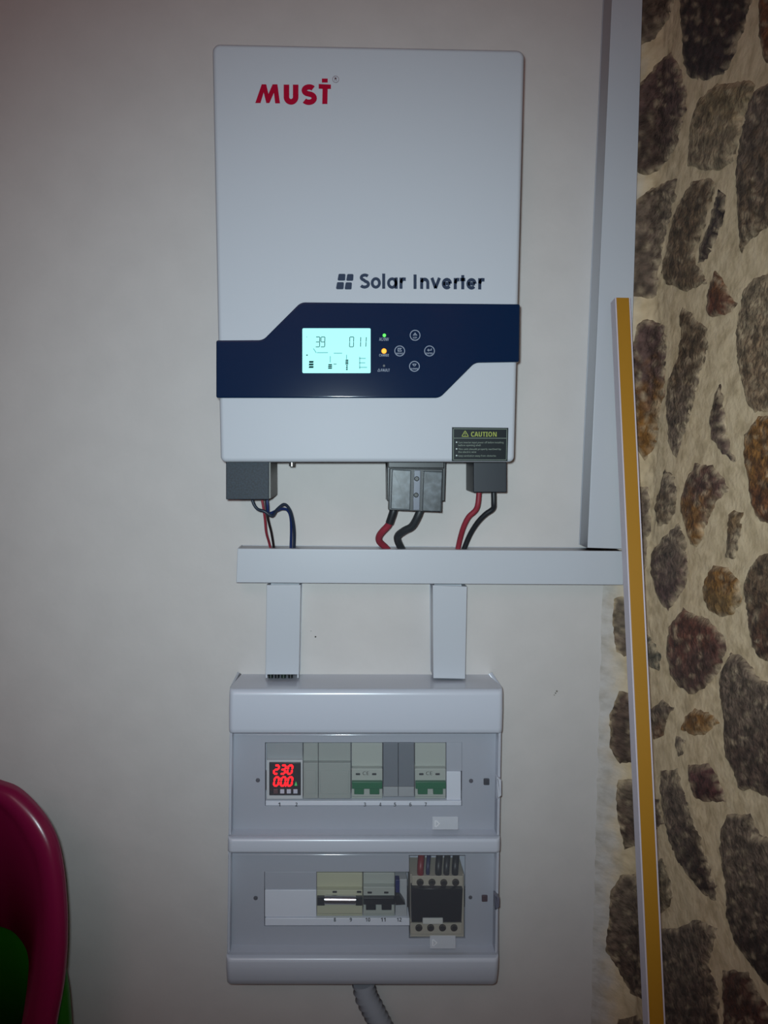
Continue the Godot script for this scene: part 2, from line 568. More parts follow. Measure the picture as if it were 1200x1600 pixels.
func stone_wall() -> void:
	var mortar_c := Color(0.90, 0.80, 0.66).srgb_to_linear()
	var white_c := Color(0.80, 0.775, 0.765).srgb_to_linear()
	var m := mat(Color.WHITE, 0.85)
	m.vertex_color_use_as_albedo = true
	m.albedo_texture = noise_tex(0.02, 5, ramp([[0.0, Color(0.80, 0.78, 0.74)], [0.5, Color(0.95, 0.94, 0.92)], [1.0, Color.WHITE]]), 31)
	m.uv1_triplanar = true
	m.uv1_world_triplanar = true
	m.uv1_scale = Vector3.ONE * 4.0
	m.normal_enabled = true
	var bump := noise_tex(0.05, 5, null, 33)
	bump.as_normal_map = true
	bump.bump_strength = 4.0
	m.normal_texture = bump
	m.normal_scale = 0.35
	var zs := PackedFloat32Array()
	for k in 26:
		zs.append(0.06 * k / 25.0)
	for k in 44:
		zs.append(0.06 + 0.44 * (k + 1) / 44.0)
	for k in 6:
		zs.append(0.5 + (ROOM_FRONT - 0.5) * (k + 1) / 6.0)
	var ys := PackedFloat32Array()
	ys.append(0.0)
	ys.append(0.3)
	for k in 170:
		ys.append(0.45 + 1.35 * k / 169.0)
	ys.append(2.1)
	ys.append(ROOM_TOP)
	var mb := MB.new()
	mb.tinted = true
	var pts := []
	var cols := []
	for y in ys:
		var row := []
		var crow := []
		for z in zs:
			row.append(Vector3(profile(z, y), y, z))
			var edge := 0.006 + 0.007 * rough_noise.get_noise_2d(y * 500.0, 40.0) + 0.005 * rough_noise.get_noise_2d(y * 2500.0, z * 2500.0)
			crow.append(white_c.lerp(mortar_c, smoothstep(edge - 0.005, edge + 0.022, z)))
		pts.append(row)
		cols.append(crow)
	var nn := []
	for j in ys.size():
		var row := []
		for i in zs.size():
			var du: Vector3 = pts[j][min(i + 1, zs.size() - 1)] - pts[j][max(i - 1, 0)]
			var dv: Vector3 = pts[min(j + 1, ys.size() - 1)][i] - pts[max(j - 1, 0)][i]
			var q := du.cross(dv).normalized()
			row.append(q if q.x < 0.0 else -q)
		nn.append(row)
	for j in ys.size() - 1:
		for i in zs.size() - 1:
			var id := [[j, i], [j, i + 1], [j + 1, i + 1], [j + 1, i]]
			for f in [[0, 1, 2], [0, 2, 3]]:
				var a := []
				var b := []
				var d := []
				for e in f:
					a.append(pts[id[e][0]][id[e][1]])
					b.append(nn[id[e][0]][id[e][1]])
					d.append(cols[id[e][0]][id[e][1]])
				mb.tri3(a, b, d)
	var core := slab(Vector3(side_x + 0.012, 0, 0), Vector3(side_x + 0.15, ROOM_TOP, ROOM_FRONT))
	mb.tint = mortar_c
	for k in range(0, core.v.size(), 3):
		mb.tri3([core.v[k], core.v[k + 1], core.v[k + 2]], [core.n[k], core.n[k + 1], core.n[k + 2]], [mortar_c, mortar_c, mortar_c])
	var wall := struct("wall_right", mb, m)
	var sm := mat(Color.WHITE, 0.8)
	sm.vertex_color_use_as_albedo = true
	sm.albedo_texture = noise_tex(0.018, 6, ramp([[0.0, Color(0.5, 0.48, 0.46)], [0.45, Color(0.8, 0.79, 0.78)], [0.62, Color(0.95, 0.94, 0.93)], [1.0, Color.WHITE]]), 41)
	sm.uv1_triplanar = true
	sm.uv1_world_triplanar = true
	sm.uv1_scale = Vector3.ONE * 7.0
	sm.normal_enabled = true
	var b2 := noise_tex(0.04, 6, null, 43)
	b2.as_normal_map = true
	b2.bump_strength = 7.0
	sm.normal_texture = b2
	sm.normal_scale = 1.0
	var grey := Color(0.50, 0.42, 0.36)
	var dark := Color(0.40, 0.315, 0.27)
	var brown := Color(0.48, 0.385, 0.295)
	var purple := Color(0.44, 0.335, 0.31)
	var red := Color(0.48, 0.29, 0.235)
	var orange := Color(0.60, 0.41, 0.20)
	var rust := Color(0.47, 0.29, 0.17)
	var tan_c := Color(0.62, 0.53, 0.40)
	var pale := Color(0.66, 0.57, 0.46)
	var V := func(a: Array) -> Array:
		var r := []
		for k in range(0, a.size(), 2):
			r.append(Vector2(a[k], a[k + 1]))
		return r
	# outline as seen, colour at its top, colour at its foot
	var list := [
		[V.call([990, -40, 1060, -40, 1055, 0, 1048, 25, 1033, 47, 1016, 67, 990, 72]), dark, grey],
		[V.call([1062, -50, 1180, -50, 1176, 0, 1169, 19, 1161, 56, 1141, 100, 1132, 116, 1097, 128, 1076, 120, 1068, 103, 1065, 62, 1062, 20]), Color(0.30, 0.215, 0.19), Color(0.28, 0.21, 0.20)],
		[V.call([1185, -40, 1240, -40, 1240, 122, 1193, 94, 1186, 56]), rust, rust],
		[V.call([1049, 80, 1058, 94, 1066, 116, 1074, 144, 1072, 175, 1060, 219, 1047, 247, 1029, 266, 1010, 275, 984, 262, 986, 200, 990, 141, 1012, 118, 1029, 97]), purple, dark],
		[V.call([1119, 131, 1172, 125, 1183, 134, 1166, 175, 1154, 225, 1145, 250, 1129, 266, 1097, 266, 1074, 259, 1078, 194, 1090, 156]), tan_c, pale],
		[V.call([1240, 115, 1185, 137, 1172, 153, 1163, 187, 1154, 231, 1149, 272, 1151, 312, 1154, 359, 1157, 400, 1172, 375, 1191, 359, 1240, 345]), grey, brown],
		[V.call([1019, 294, 1047, 281, 1058, 278, 1057, 306, 1047, 341, 1038, 375, 1029, 425, 1027, 462, 1016, 469, 976, 459, 978, 391, 984, 319]), grey, grey],
		[V.call([1079, 284, 1107, 276, 1119, 288, 1111, 318, 1102, 352, 1088, 386, 1086, 414, 1100, 422, 1104, 444, 1072, 456, 1041, 444, 1032, 425, 1040, 391, 1051, 337, 1063, 312]), brown, brown],
		[V.call([1122, 295, 1136, 306, 1130, 341, 1120, 375, 1105, 406, 1090, 412, 1091, 387, 1106, 353, 1115, 319]), Color(0.26, 0.20, 0.20), Color(0.28, 0.2, 0.19)],
		[V.call([1116, 423, 1129, 434, 1139, 457, 1152, 474, 1143, 488, 1112, 499, 1102, 485, 1107, 451]), rust, Color(0.46, 0.26, 0.18)],
		[V.call([1160, 454, 1177, 434, 1240, 415, 1240, 638, 1180, 645, 1166, 632, 1160, 604, 1152, 567, 1149, 522]), pale, Color(0.60, 0.49, 0.38)],
		[V.call([996, 505, 1016, 498, 1039, 509, 1041, 536, 1041, 570, 1039, 613, 1030, 655, 1024, 700, 1007, 720, 993, 700, 990, 627, 988, 536]), purple, orange],
		[V.call([1068, 476, 1084, 493, 1104, 513, 1107, 542, 1095, 581, 1087, 615, 1075, 661, 1064, 698, 1056, 717, 1044, 695, 1040, 627, 1044, 593, 1058, 559, 1063, 519, 1061, 493]), brown, grey],
		[V.call([1126, 593, 1131, 627, 1135, 661, 1143, 700, 1152, 726, 1129, 709, 1112, 686, 1108, 663, 1112, 638, 1118, 615]), Color(0.37, 0.28, 0.23), purple],
		[V.call([1186, 651, 1240, 645, 1240, 830, 1186, 814, 1175, 791, 1169, 751, 1162, 712, 1163, 678]), orange, rust],
		[V.call([1087, 723, 1115, 726, 1132, 749, 1140, 765, 1121, 782, 1109, 808, 1098, 842, 1087, 857, 1078, 851, 1071, 823, 1062, 800, 1063, 778, 1072, 751]), Color(0.44, 0.31, 0.27), orange],
		[V.call([1039, 732, 1055, 746, 1058, 777, 1055, 802, 1041, 819, 1027, 822, 1022, 791, 1030, 763]), grey, brown],
		[V.call([993, 758, 1013, 760, 1016, 797, 1018, 825, 1012, 850, 1009, 900, 1003, 914, 993, 880, 992, 800]), grey, grey],
		[V.call([1061, 816, 1071, 837, 1075, 871, 1077, 894, 1070, 919, 1058, 936, 1044, 956, 1030, 939, 1022, 919, 1016, 894, 1017, 865, 1036, 840]), grey, purple],
		[V.call([1138, 802, 1146, 797, 1163, 800, 1158, 834, 1148, 874, 1133, 872, 1135, 845]), Color(0.56, 0.44, 0.31), Color(0.5, 0.41, 0.32)],
		[V.call([1115, 882, 1141, 888, 1158, 911, 1159, 936, 1149, 959, 1126, 964, 1107, 953, 1098, 933, 1099, 908]), orange, Color(0.58, 0.44, 0.26)],
		[V.call([1240, 845, 1185, 868, 1172, 885, 1160, 919, 1166, 950, 1169, 981, 1175, 1010, 1186, 1028, 1240, 1052]), brown, Color(0.38, 0.26, 0.2)],
		[V.call([1068, 950, 1087, 959, 1107, 967, 1132, 996, 1138, 1015, 1124, 1049, 1101, 1075, 1081, 1086, 1058, 1072, 1047, 1055, 1040, 1018, 1044, 979]), red, Color(0.40, 0.28, 0.25)],
		[V.call([1143, 1018, 1166, 1030, 1186, 1058, 1240, 1088, 1240, 1266, 1172, 1234, 1156, 1236, 1146, 1208, 1132, 1178, 1131, 1126, 1124, 1083, 1124, 1052, 1136, 1030]), grey, dark],
		[V.call([1003, 975, 1019, 998, 1033, 1027, 1030, 1049, 1013, 1041, 1005, 1010]), Color(0.42, 0.40, 0.35), Color(0.42, 0.40, 0.35)],
		[V.call([1036, 1092, 1053, 1106, 1044, 1126, 1036, 1149, 1022, 1157, 1016, 1132, 1014, 1109]), grey, Color(0.45, 0.3, 0.22)],
		[V.call([1087, 1106, 1115, 1117, 1124, 1129, 1101, 1149, 1081, 1149, 1063, 1140, 1070, 1120]), orange, Color(0.63, 0.45, 0.24)],
		[V.call([1056, 1145, 1070, 1156, 1068, 1178, 1059, 1182, 1053, 1165]), grey, grey],
		[V.call([958, 934, 971, 931, 990, 940, 990, 1020, 975, 1026, 963, 1020, 957, 976]), Color(0.48, 0.42, 0.36), grey],
		[V.call([968, 1078, 990, 1085, 1000, 1130, 998, 1190, 968, 1194, 953, 1168, 952, 1117]), dark, dark],
		[V.call([965, 1218, 985, 1215, 1004, 1230, 1006, 1318, 976, 1328, 966, 1286, 962, 1249]), grey, dark],
		[V.call([973, 1365, 1000, 1366, 1012, 1440, 1016, 1540, 1002, 1561, 985, 1552, 973, 1527, 946, 1487, 951, 1433, 953, 1391]), grey, dark],
		[V.call([965, 1592, 996, 1586, 1010, 1600, 1010, 1650, 962, 1650]), grey, grey],
		[V.call([1030, 1204, 1058, 1201, 1067, 1232, 1081, 1275, 1095, 1309, 1109, 1354, 1119, 1385, 1119, 1411, 1101, 1399, 1078, 1374, 1058, 1346, 1044, 1312, 1036, 1278, 1030, 1235]), grey, Color(0.30, 0.22, 0.2)],
		[V.call([1014, 1240, 1030, 1249, 1036, 1286, 1024, 1297, 1012, 1285]), dark, dark],
		[V.call([1075, 1193, 1109, 1193, 1124, 1215, 1135, 1252, 1104, 1255, 1084, 1246, 1074, 1215]), Color(0.42, 0.27, 0.26), Color(0.36, 0.2, 0.19)],
		[V.call([1135, 1272, 1172, 1272, 1186, 1303, 1240, 1328, 1240, 1570, 1200, 1543, 1175, 1510, 1149, 1476, 1135, 1433, 1133, 1377, 1124, 1331, 1126, 1300]), grey, Color(0.29, 0.22, 0.19)],
		[V.call([1033, 1334, 1044, 1365, 1051, 1399, 1044, 1422, 1030, 1428, 1022, 1395, 1024, 1360]), Color(0.44, 0.39, 0.31), Color(0.42, 0.35, 0.26)],
		[V.call([1033, 1450, 1058, 1450, 1087, 1436, 1121, 1450, 1115, 1490, 1107, 1507, 1124, 1547, 1126, 1660, 1030, 1660, 1028, 1504]), grey, dark],
		[V.call([1128, 1515, 1169, 1518, 1186, 1555, 1210, 1580, 1225, 1660, 1132, 1660]), Color(0.37, 0.24, 0.19), Color(0.36, 0.22, 0.17)],
	]
	for s in list:
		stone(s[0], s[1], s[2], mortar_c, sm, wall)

func stone(px: Array, top: Color, foot: Color, mortar: Color, m: Material, wall: Node) -> void:
	var o := PackedVector2Array()
	var lo := Vector2(1e9, 1e9)
	var hi := -lo
	for p in px:
		lo = lo.min(p)
		hi = hi.max(p)
	for i in px.size():
		var a: Vector2 = px[i]
		var b: Vector2 = px[(i + 1) % px.size()]
		var k: int = max(1, int(a.distance_to(b) / 5.0))
		for s in k:
			o.append(a.lerp(b, float(s) / k) + Vector2(rng.randf_range(-1.3, 1.3), rng.randf_range(-1.6, 1.6)))
	var pts := PackedVector2Array(o)
	for g in Geometry2D.offset_polygon(o, -2.2):
		for i in range(0, g.size(), 2):
			pts.append(g[i])
	var core := Geometry2D.offset_polygon(o, -4.5)
	var step := 6.5
	var y := lo.y
	while y < hi.y:
		var x := lo.x
		while x < hi.x:
			var p := Vector2(x, y) + Vector2(rng.randf_range(-2.2, 2.2), rng.randf_range(-2.2, 2.2))
			for g in core:
				if Geometry2D.is_point_in_polygon(p, g):
					pts.append(p)
					break
			x += step
		y += step
	var rel := PackedVector2Array()
	for p in pts:
		rel.append(p - lo)
	var f := Geometry2D.triangulate_delaunay(rel)
	var proud := rng.randf_range(0.7, 1.2)
	var at := []
	var col := []
	var nn := []
	for i in pts.size():
		var d := 1e9
		if i >= o.size():
			for e in o.size():
				d = minf(d, pts[i].distance_to(Geometry2D.get_closest_point_to_segment(pts[i], o[e], o[(e + 1) % o.size()])))
		else:
			d = 0.0
		var w := on_stone(pts[i].x, pts[i].y)
		var h := -0.0003 + 0.0034 * proud * sqrt(clampf(d / 9.0, 0.0, 1.0))
		h += 0.0011 * rough_noise.get_noise_3d(w.z * 1800.0, w.y * 1500.0, 5.0) * clampf(d / 4.0, 0.0, 1.0)
		at.append(w + out_of(w) * h)
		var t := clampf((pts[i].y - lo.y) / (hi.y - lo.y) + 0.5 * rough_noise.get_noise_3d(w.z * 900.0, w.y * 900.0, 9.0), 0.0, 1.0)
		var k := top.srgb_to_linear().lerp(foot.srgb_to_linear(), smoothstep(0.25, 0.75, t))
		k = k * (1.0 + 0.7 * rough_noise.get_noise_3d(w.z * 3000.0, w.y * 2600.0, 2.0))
		var smear := clampf(0.42 + 1.8 * rough_noise.get_noise_3d(w.z * 2600.0, w.y * 1800.0, 7.0), 0.0, 0.85) * (1.0 - smoothstep(0.0, 9.0, d))
		smear = maxf(smear, clampf(2.2 * rough_noise.get_noise_3d(w.z * 2400.0, w.y * 1500.0, 17.0) - 0.42, 0.0, 0.6))
		col.append(k.lerp(mortar, smear))
		nn.append(Vector3.ZERO)
	var keep := []
	for q in range(0, f.size(), 3):
		var mid := (pts[f[q]] + pts[f[q + 1]] + pts[f[q + 2]]) / 3.0
		if not Geometry2D.is_point_in_polygon(mid, o):
			continue
		keep.append(q)
		var g: Vector3 = (at[f[q + 1]] - at[f[q]]).cross(at[f[q + 2]] - at[f[q]])
		if g.dot(out_of(at[f[q]])) < 0.0:
			g = -g
		for e in 3:
			nn[f[q + e]] += g
	var mb := MB.new()
	mb.tinted = true
	for q in keep:
		var ids := [f[q], f[q + 1], f[q + 2]]
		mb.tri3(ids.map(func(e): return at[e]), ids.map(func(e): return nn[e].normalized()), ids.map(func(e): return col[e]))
	part("stone", mb, m, wall)

func out_of(p: Vector3) -> Vector3:
	var t := clampf(1.0 - p.z / 0.05, 0.0, 1.0)
	return Vector3(-1.0, 0.0, 2.0 * 0.040 * t / 0.05).normalized()

# ---------------------------------------------------------------- inverter
func solar_inverter() -> void:
	var zf := 0.115
	var at := P(574, 722, 0.05)
	var t := thing("solar_inverter", "tall white wall-mounted solar inverter with a dark blue display band", "inverter", at)
	var white := mat(Color(0.725, 0.735, 0.765), 0.42, 0.0, 0.25)
	var grey := mat(Color(0.55, 0.56, 0.58), 0.5)
	var navy := mat(Color(0.03, 0.125, 0.24), 0.11, 0.0, 0.45)
	var mb := MB.new()
	mb.prism(rounded(poly([Vector2(352, 719), Vector2(797, 719), Vector2(811, 92), Vector2(340, 82)], zf), [0.003]), 0.0, 0.07, 0.0)
	part("chassis", mb, grey, t)
	mb = MB.new()
	mb.prism(rounded(poly([Vector2(345, 722), Vector2(803, 722), Vector2(819, 80), Vector2(332, 70)], zf - 0.004), [0.006, 0.006, 0.008, 0.008], 6), 0.03, zf, 0.0045)
	part("front_cover", mb, white, t)
	# lettering and marks of the cover
	var crimson := mat(Color(0.64, 0.0, 0.17), 0.55, 0.0, 0.25)
	mb = MB.new()
	var zl := zf + 0.0002
	# M, U, S, T of the maker's mark; units: pixels of the letters, baseline 163
	for pg in [
		[Vector2(399, 161), Vector2(409, 132), Vector2(416, 132), Vector2(419.5, 147), Vector2(426, 132), Vector2(433.5, 132), Vector2(437.5, 161.5), Vector2(430, 161.5), Vector2(428, 145), Vector2(421, 161), Vector2(416, 161), Vector2(412, 144.5), Vector2(407, 161)],
		[Vector2(498, 131.5), Vector2(517, 132.5), Vector2(517, 139), Vector2(512, 139), Vector2(511.5, 162.5), Vector2(503.5, 162.5), Vector2(504, 139), Vector2(498, 138.5)],
		[Vector2(503, 123), Vector2(512, 123), Vector2(512, 129), Vector2(503, 129)],
	]:
		mb.prism(poly(pg, zl), zl, zl + 0.0004)
	var u := [Vector2(0, 30), Vector2(0, 11)]
	u.append_array(arc(7.2, 10.8, 7.2, 7.6, 180, 360, 14))
	u.append_array([Vector2(14.4, 11), Vector2(14.4, 30)])
	strokes(mb, [u], 8.6, 447.6, 162.5, 1.0, 1.0, zl)
	var es := arc(12.0, 21.6, 7.6, 5.4, 35, 262, 14)
	es.append_array(arc(11.6, 9.4, 8.4, 6.4, 80, -145, 14))
	strokes(mb, [es], 8.2, 471, 163, 1.0, 1.0, zl)
	part("brand_lettering", mb, crimson, t, "red brand lettering")
	var pale := mat(Color(0.55, 0.47, 0.5), 0.5)
	mb = MB.new()
	mb.ring(circle(524.5, 124, zl, 0.0034), circle(524.5, 124, zl, 0.0029), zl, zl + 0.0003)
	strokes(mb, [[Vector2(-1.6, -2.4), Vector2(-1.6, 2.4), Vector2(0.6, 2.4), Vector2(1.4, 1.3), Vector2(0.6, 0.2), Vector2(-1.4, 0.2)], [Vector2(0.1, 0.2), Vector2(1.7, -2.4)]], 0.8, 524.5, 124, 1.0, 1.0, zl)
	part("trademark_sign", mb, pale, t)
	var slate := mat(Color(0.15, 0.20, 0.29), 0.5, 0.0, 0.3)
	mb = MB.new()
	for q in [[528, 428, 12, 10.5], [541.5, 428.3, 11, 10.5], [525.5, 441, 12, 11], [539, 441.3, 11, 11]]:
		var s: float = 2.4
		var x: float = q[0]
		var y: float = q[1]
		mb.prism(rounded(poly([Vector2(x - s * 0.3, y + q[3]), Vector2(x + q[2] - s * 0.3, y + q[3]), Vector2(x + q[2], y), Vector2(x + s * 0.5, y)], zl), [0.0012]), zl, zl + 0.0004)
	part("panel_mark", mb, slate, t)
	mb = MB.new()
	solar_text(mb, zl)
	part("title_lettering", mb, slate, t)
	# the dark band
	var zb := zf + 0.003
	mb = MB.new()
	mb.prism(rounded(poly([Vector2(338, 622), Vector2(687, 622), Vector2(742, 567), Vector2(811, 566), Vector2(812, 475.5), Vector2(470, 472.5), Vector2(411, 531.5), Vector2(338, 532)], zb - 0.002), [0.002, 0.012, 0.012, 0.002, 0.002, 0.012, 0.012, 0.002], 8), 0.06, zb, 0.0016)
	var band := part("control_panel", mb, navy, t, "dark blue control band with rounded slanted corners")
	mb = MB.new()
	mb.prism(rect(472.5, 513, 579, 583, zb, 0.0012), zb - 0.002, zb + 0.0003)
	var lcd := part("display_screen", mb, glow(Color(0.64, 1.0, 0.99), 1.12), band, "lit pale cyan display reading 39 and 011")
	var ink := mat(Color(0.10, 0.22, 0.22), 0.6)
	ink.metallic_specular = 0.1
	mb = MB.new()
	var zd := zb + 0.0004
	for d in [[493.0, "3"], [501.0, "9"], [546.0, "0"], [557.0, "1"], [565.5, "1"]]:
		seven(mb, d[1], d[0], 542.0, 6.2, 15.5, 1.1, 0.04, zd, 0.0002)
	for q in [[483, 564, 490, 576], [513, 569, 519, 577], [521, 568.5, 526, 569.8], [540, 562, 544.5, 570], [541, 570.5, 543.5, 579], [478.5, 554, 481, 556.5], [478.7, 526, 480, 527]]:
		for k in (3 if q[3] - q[1] > 6 else 1):
			var h: float = (q[3] - q[1]) / (3.0 if q[3] - q[1] > 6 else 1.0)
			mb.prism(poly([Vector2(q[0] - (0.6 if k else 0.0), q[1] + h * k + h * 0.75), Vector2(q[2] - 0.4, q[1] + h * k + h * 0.75), Vector2(q[2], q[1] + h * k), Vector2(q[0], q[1] + h * k)], zd), zd, zd + 0.0002)
	part("display_digits", mb, ink, lcd)
	var faint := mat(Color(0.40, 0.72, 0.72), 0.6)
	mb = MB.new()
	for l in [[Vector2(562, 560), Vector2(571, 560)], [Vector2(562, 567), Vector2(570, 567)], [Vector2(562, 574), Vector2(573, 574)], [Vector2(562, 558), Vector2(562, 576)], [Vector2(496, 551), Vector2(512, 551)], [Vector2(522, 552), Vector2(534, 552)], [Vector2(490, 545), Vector2(494, 551)], [Vector2(516, 557), Vector2(516, 566)], [Vector2(541.5, 555), Vector2(541.5, 561)]]:
		for pg in Geometry2D.offset_polyline(PackedVector2Array(l), 0.6):
			mb.prism(poly(Array(pg), zd), zd, zd + 0.0002)
	part("display_icons", mb, faint, lcd)
	# indicator lights
	for q in [[600.5, 524, 2.6, Color(0.35, 1.0, 0.35), 1.6, "green indicator light"], [600, 548.5, 4.0, Color(1.0, 0.62, 0.12), 1.9, "amber indicator light"]]:
		mb = MB.new()
		mb.prism(circle(q[0], q[1], zb, q[2] * 0.00066), zb - 0.001, zb + 0.0009, 0.0008)
		part("indicator_light", mb, glow(q[3], q[4]), band, q[5])
	mb = MB.new()
	mb.prism(circle(600, 571.5, zb, 0.0014), zb - 0.001, zb + 0.0004, 0.0003)
	part("indicator_light", mb, mat(Color(0.12, 0.14, 0.2), 0.4), band, "unlit indicator light")
	var print_c := mat(Color(0.50, 0.54, 0.62), 0.5)
	lettering("indicator_lettering", "AC/INV", 592.5, 531.5, zb + 0.0002, 4.0, 15, print_c, band)
	lettering("indicator_lettering", "CHARGE", 592.5, 557, zb + 0.0002, 4.0, 15, print_c, band)
	lettering("indicator_lettering", "FAULT", 595.5, 580.5, zb + 0.0002, 4.4, 13.5, print_c, band)
	mb = MB.new()
	strokes(mb, [[Vector2(0, 0), Vector2(4.2, 0), Vector2(2.1, 4.2), Vector2(0, 0), Vector2(1.0, 0)]], 0.7, 590, 580.3, 1, 1, zb + 0.0001, 0.0003)
	part("warning_mark", mb, print_c, band)
	for q in [[648.5, 524, "UP"], [624.5, 548.5, "MENU"], [671, 548.5, "ENTER"], [647.5, 572.5, "DOWN"]]:
		mb = MB.new()
		mb.prism(circle(q[0], q[1], zb, 0.0052, 28), zb - 0.001, zb + 0.0004, 0.0003)
		var b := part("button", mb, navy, band)
		mb = MB.new()
		mb.ring(circle(q[0], q[1], zb, 0.0055, 28), circle(q[0], q[1], zb, 0.0047, 28), zb, zb + 0.0006)
		part("button_ring", mb, print_c, b)
		lettering("button_lettering", q[2], q[0] - (3.0 if q[2] == "UP" else 5.2), q[1] + 5.0, zb + 0.0006, 2.6, 6.0 if q[2] == "UP" else 10.4, print_c, b)
		mb = MB.new()
		var ic := []
		match q[2]:
			"UP":
				ic = [[Vector2(-3, -1), Vector2(0, 3), Vector2(3, -1)], [Vector2(0, 2.5), Vector2(0, -1.5)]]
			"DOWN":
				ic = [[Vector2(-3, 3), Vector2(0, -0.6), Vector2(3, 3), Vector2(-3, 3), Vector2(-2.9, 3)]]
			"MENU":
				ic = [[Vector2(2, 3.6), Vector2(-2.5, 3.6), Vector2(-2.5, -0.8), Vector2(2.5, -0.8), Vector2(2.5, 1)], [Vector2(-0.6, 0.8), Vector2(3, 4)]]
			_:
				ic = [[Vector2(3, 3.4), Vector2(3, 0.8), Vector2(-2.8, 0.8)], [Vector2(-1, 2.6), Vector2(-3, 0.8), Vector2(-1, -0.8)]]
		strokes(mb, ic, 1.1, q[0], q[1] - 0.6, 1, 1, zb + 0.0004, 0.0003)
		part("button_icon", mb, print_c, b)
	# caution label
	var ink_blue := mat(Color(0.07, 0.10, 0.12), 0.45, 0.0, 0.3)
	var olive := mat(Color(0.56, 0.60, 0.20), 0.5)
	var mute := mat(Color(0.48, 0.53, 0.48), 0.5)
	mb = MB.new()
	mb.prism(poly([Vector2(706, 720.5), Vector2(793, 720.5), Vector2(794.3, 668.5), Vector2(706.3, 667.5)], zf), zf - 0.0002, zf + 0.0003)
	var lab := part("caution_label", mb, ink_blue, t, "dark caution label with yellow heading")
	var zc := zf + 0.0005
	mb = MB.new()
	strokes(mb, [[Vector2(708.5, -718.5), Vector2(791, -718.5), Vector2(792, -670.5), Vector2(708.5, -669.8), Vector2(708.5, -718.5), Vector2(708.6, -718.5)], [Vector2(708, -684.6), Vector2(792, -684.8)]], 0.7, 0, 0, 1, 1, zf + 0.0002, 0.0002)
	part("label_border", mb, mute, lab)
	lettering("label_heading", "CAUTION", 736, 682.3, zc, 7.6, 40, olive, lab)
	mb = MB.new()
	strokes(mb, [[Vector2(721.5, -682), Vector2(732, -682), Vector2(726.7, -673), Vector2(721.5, -682), Vector2(723, -682)], [Vector2(726.7, -676.5), Vector2(726.7, -679.2)], [Vector2(726.7, -680), Vector2(726.7, -681)]], 1.1, 0, 0, 1, 1, zf + 0.0002, 0.0002)
	part("warning_triangle", mb, olive, lab)
	var line_y := [692.8, 697.2, 703.2, 707.6, 713.6]
	var lines := ["Turn inverter input power off before installing", "before opening shell", "This unit should properly earthed by", "the electric wire", "Keep ventilation away from obstacles"]
	var lw := [71.0, 35.0, 67.0, 28.0, 59.0]
	for k in 5:
		lettering("label_text", lines[k], 716, line_y[k], zc, 2.9, lw[k], mute, lab, false)
	mb = MB.new()
	for y in [691, 701.4, 711.8]:
		mb.prism(circle(713.3, y, zf, 0.0008, 10), zf + 0.0002, zf + 0.0004)
	part("bullet", mb, mat(Color(0.7, 0.74, 0.74), 0.5), lab)
	# underneath: terminal covers, screw, battery terminal block
	var black := mat(Color(0.06, 0.09, 0.14), 0.45)
	var side_grey := mat(Color(0.46, 0.46, 0.45), 0.6)
	mb = MB.new()
	mb.prism(rect(353, 712, 420, 780.5, 0.098, 0.0008), 0.015, 0.098, 0.0008)
	var sp := grained(Color(0.14, 0.20, 0.265), 0.6, 0.05, 0.55, 51, 14.0)
	var lc := part("terminal_cover", mb, sp, t, "speckled dark terminal cover")
	mb = MB.new()
	var a := Q(420, 712, 0.098)
	var b2 := Q(420, 780.5, 0.098)
	mb.prism(PackedVector2Array([Vector2(a.x - 0.0005, b2.y + 0.001), Vector2(a.x + 0.0016, b2.y + 0.001), Vector2(a.x + 0.0016, a.y), Vector2(a.x - 0.0005, a.y)]), 0.018, 0.096)
	part("side_plate", mb, side_grey, lc, "pale grey side plate")
	mb = MB.new()
	mb.prism(rect(740, 712, 792, 769.5, 0.072, 0.0008), 0.018, 0.072, 0.001)
	part("terminal_cover", mb, black, t, "smooth black terminal cover")
	mb = MB.new()
	mb.tube(PackedVector3Array([P(456, 716, 0.085), P(456, 728.5, 0.085)]), same(0.0032, 2), 10)
	part("screw", mb, mat(Color(0.55, 0.55, 0.55), 0.3, 0.8), t)
	mb = MB.new()
	mb.prism(poly([Vector2(605.5, 783), Vector2(695, 783), Vector2(697, 716), Vector2(605, 716)], 0.06), 0.02, 0.06, 0.001)
	var blk := part("battery_terminal_block", mb, mat(Color(0.045, 0.06, 0.085), 0.4), t)
	mb = MB.new()
	mb.prism(poly([Vector2(607, 730.5), Vector2(694, 731.5), Vector2(694, 716), Vector2(607, 716)], 0.078), 0.05, 0.078, 0.001)
	mb.prism(poly([Vector2(607.5, 797), Vector2(690.5, 800.5), Vector2(692, 733), Vector2(609, 732)], 0.07), 0.05, 0.07, 0.001)
	part("block_body", mb, mat(Color(0.035, 0.05, 0.08), 0.4), blk)
	var tab := grained(Color(0.40, 0.43, 0.46), 0.32, 0.02, 0.45, 52, 9.0)
	for q in [[Vector2(610.5, 795), Vector2(640.5, 797), Vector2(642.5, 735), Vector2(613, 733.5)], [Vector2(660, 798.5), Vector2(688.5, 799.5), Vector2(691.5, 737), Vector2(662.5, 736)]]:
		mb = MB.new()
		mb.prism(rounded(poly(q, 0.075), [0.0006]), 0.068, 0.075, 0.0008)
		part("tab", mb, tab, blk, "smeared grey plastic tab")
	mb = MB.new()
	mb.prism(poly([Vector2(645.5, 797), Vector2(655.5, 797), Vector2(657, 735), Vector2(647.5, 735)], 0.073), 0.068, 0.073, 0.0006)
	part("centre_strip", mb, mat(Color(0.42, 0.44, 0.5), 0.28), blk, "lighter grey centre strip")
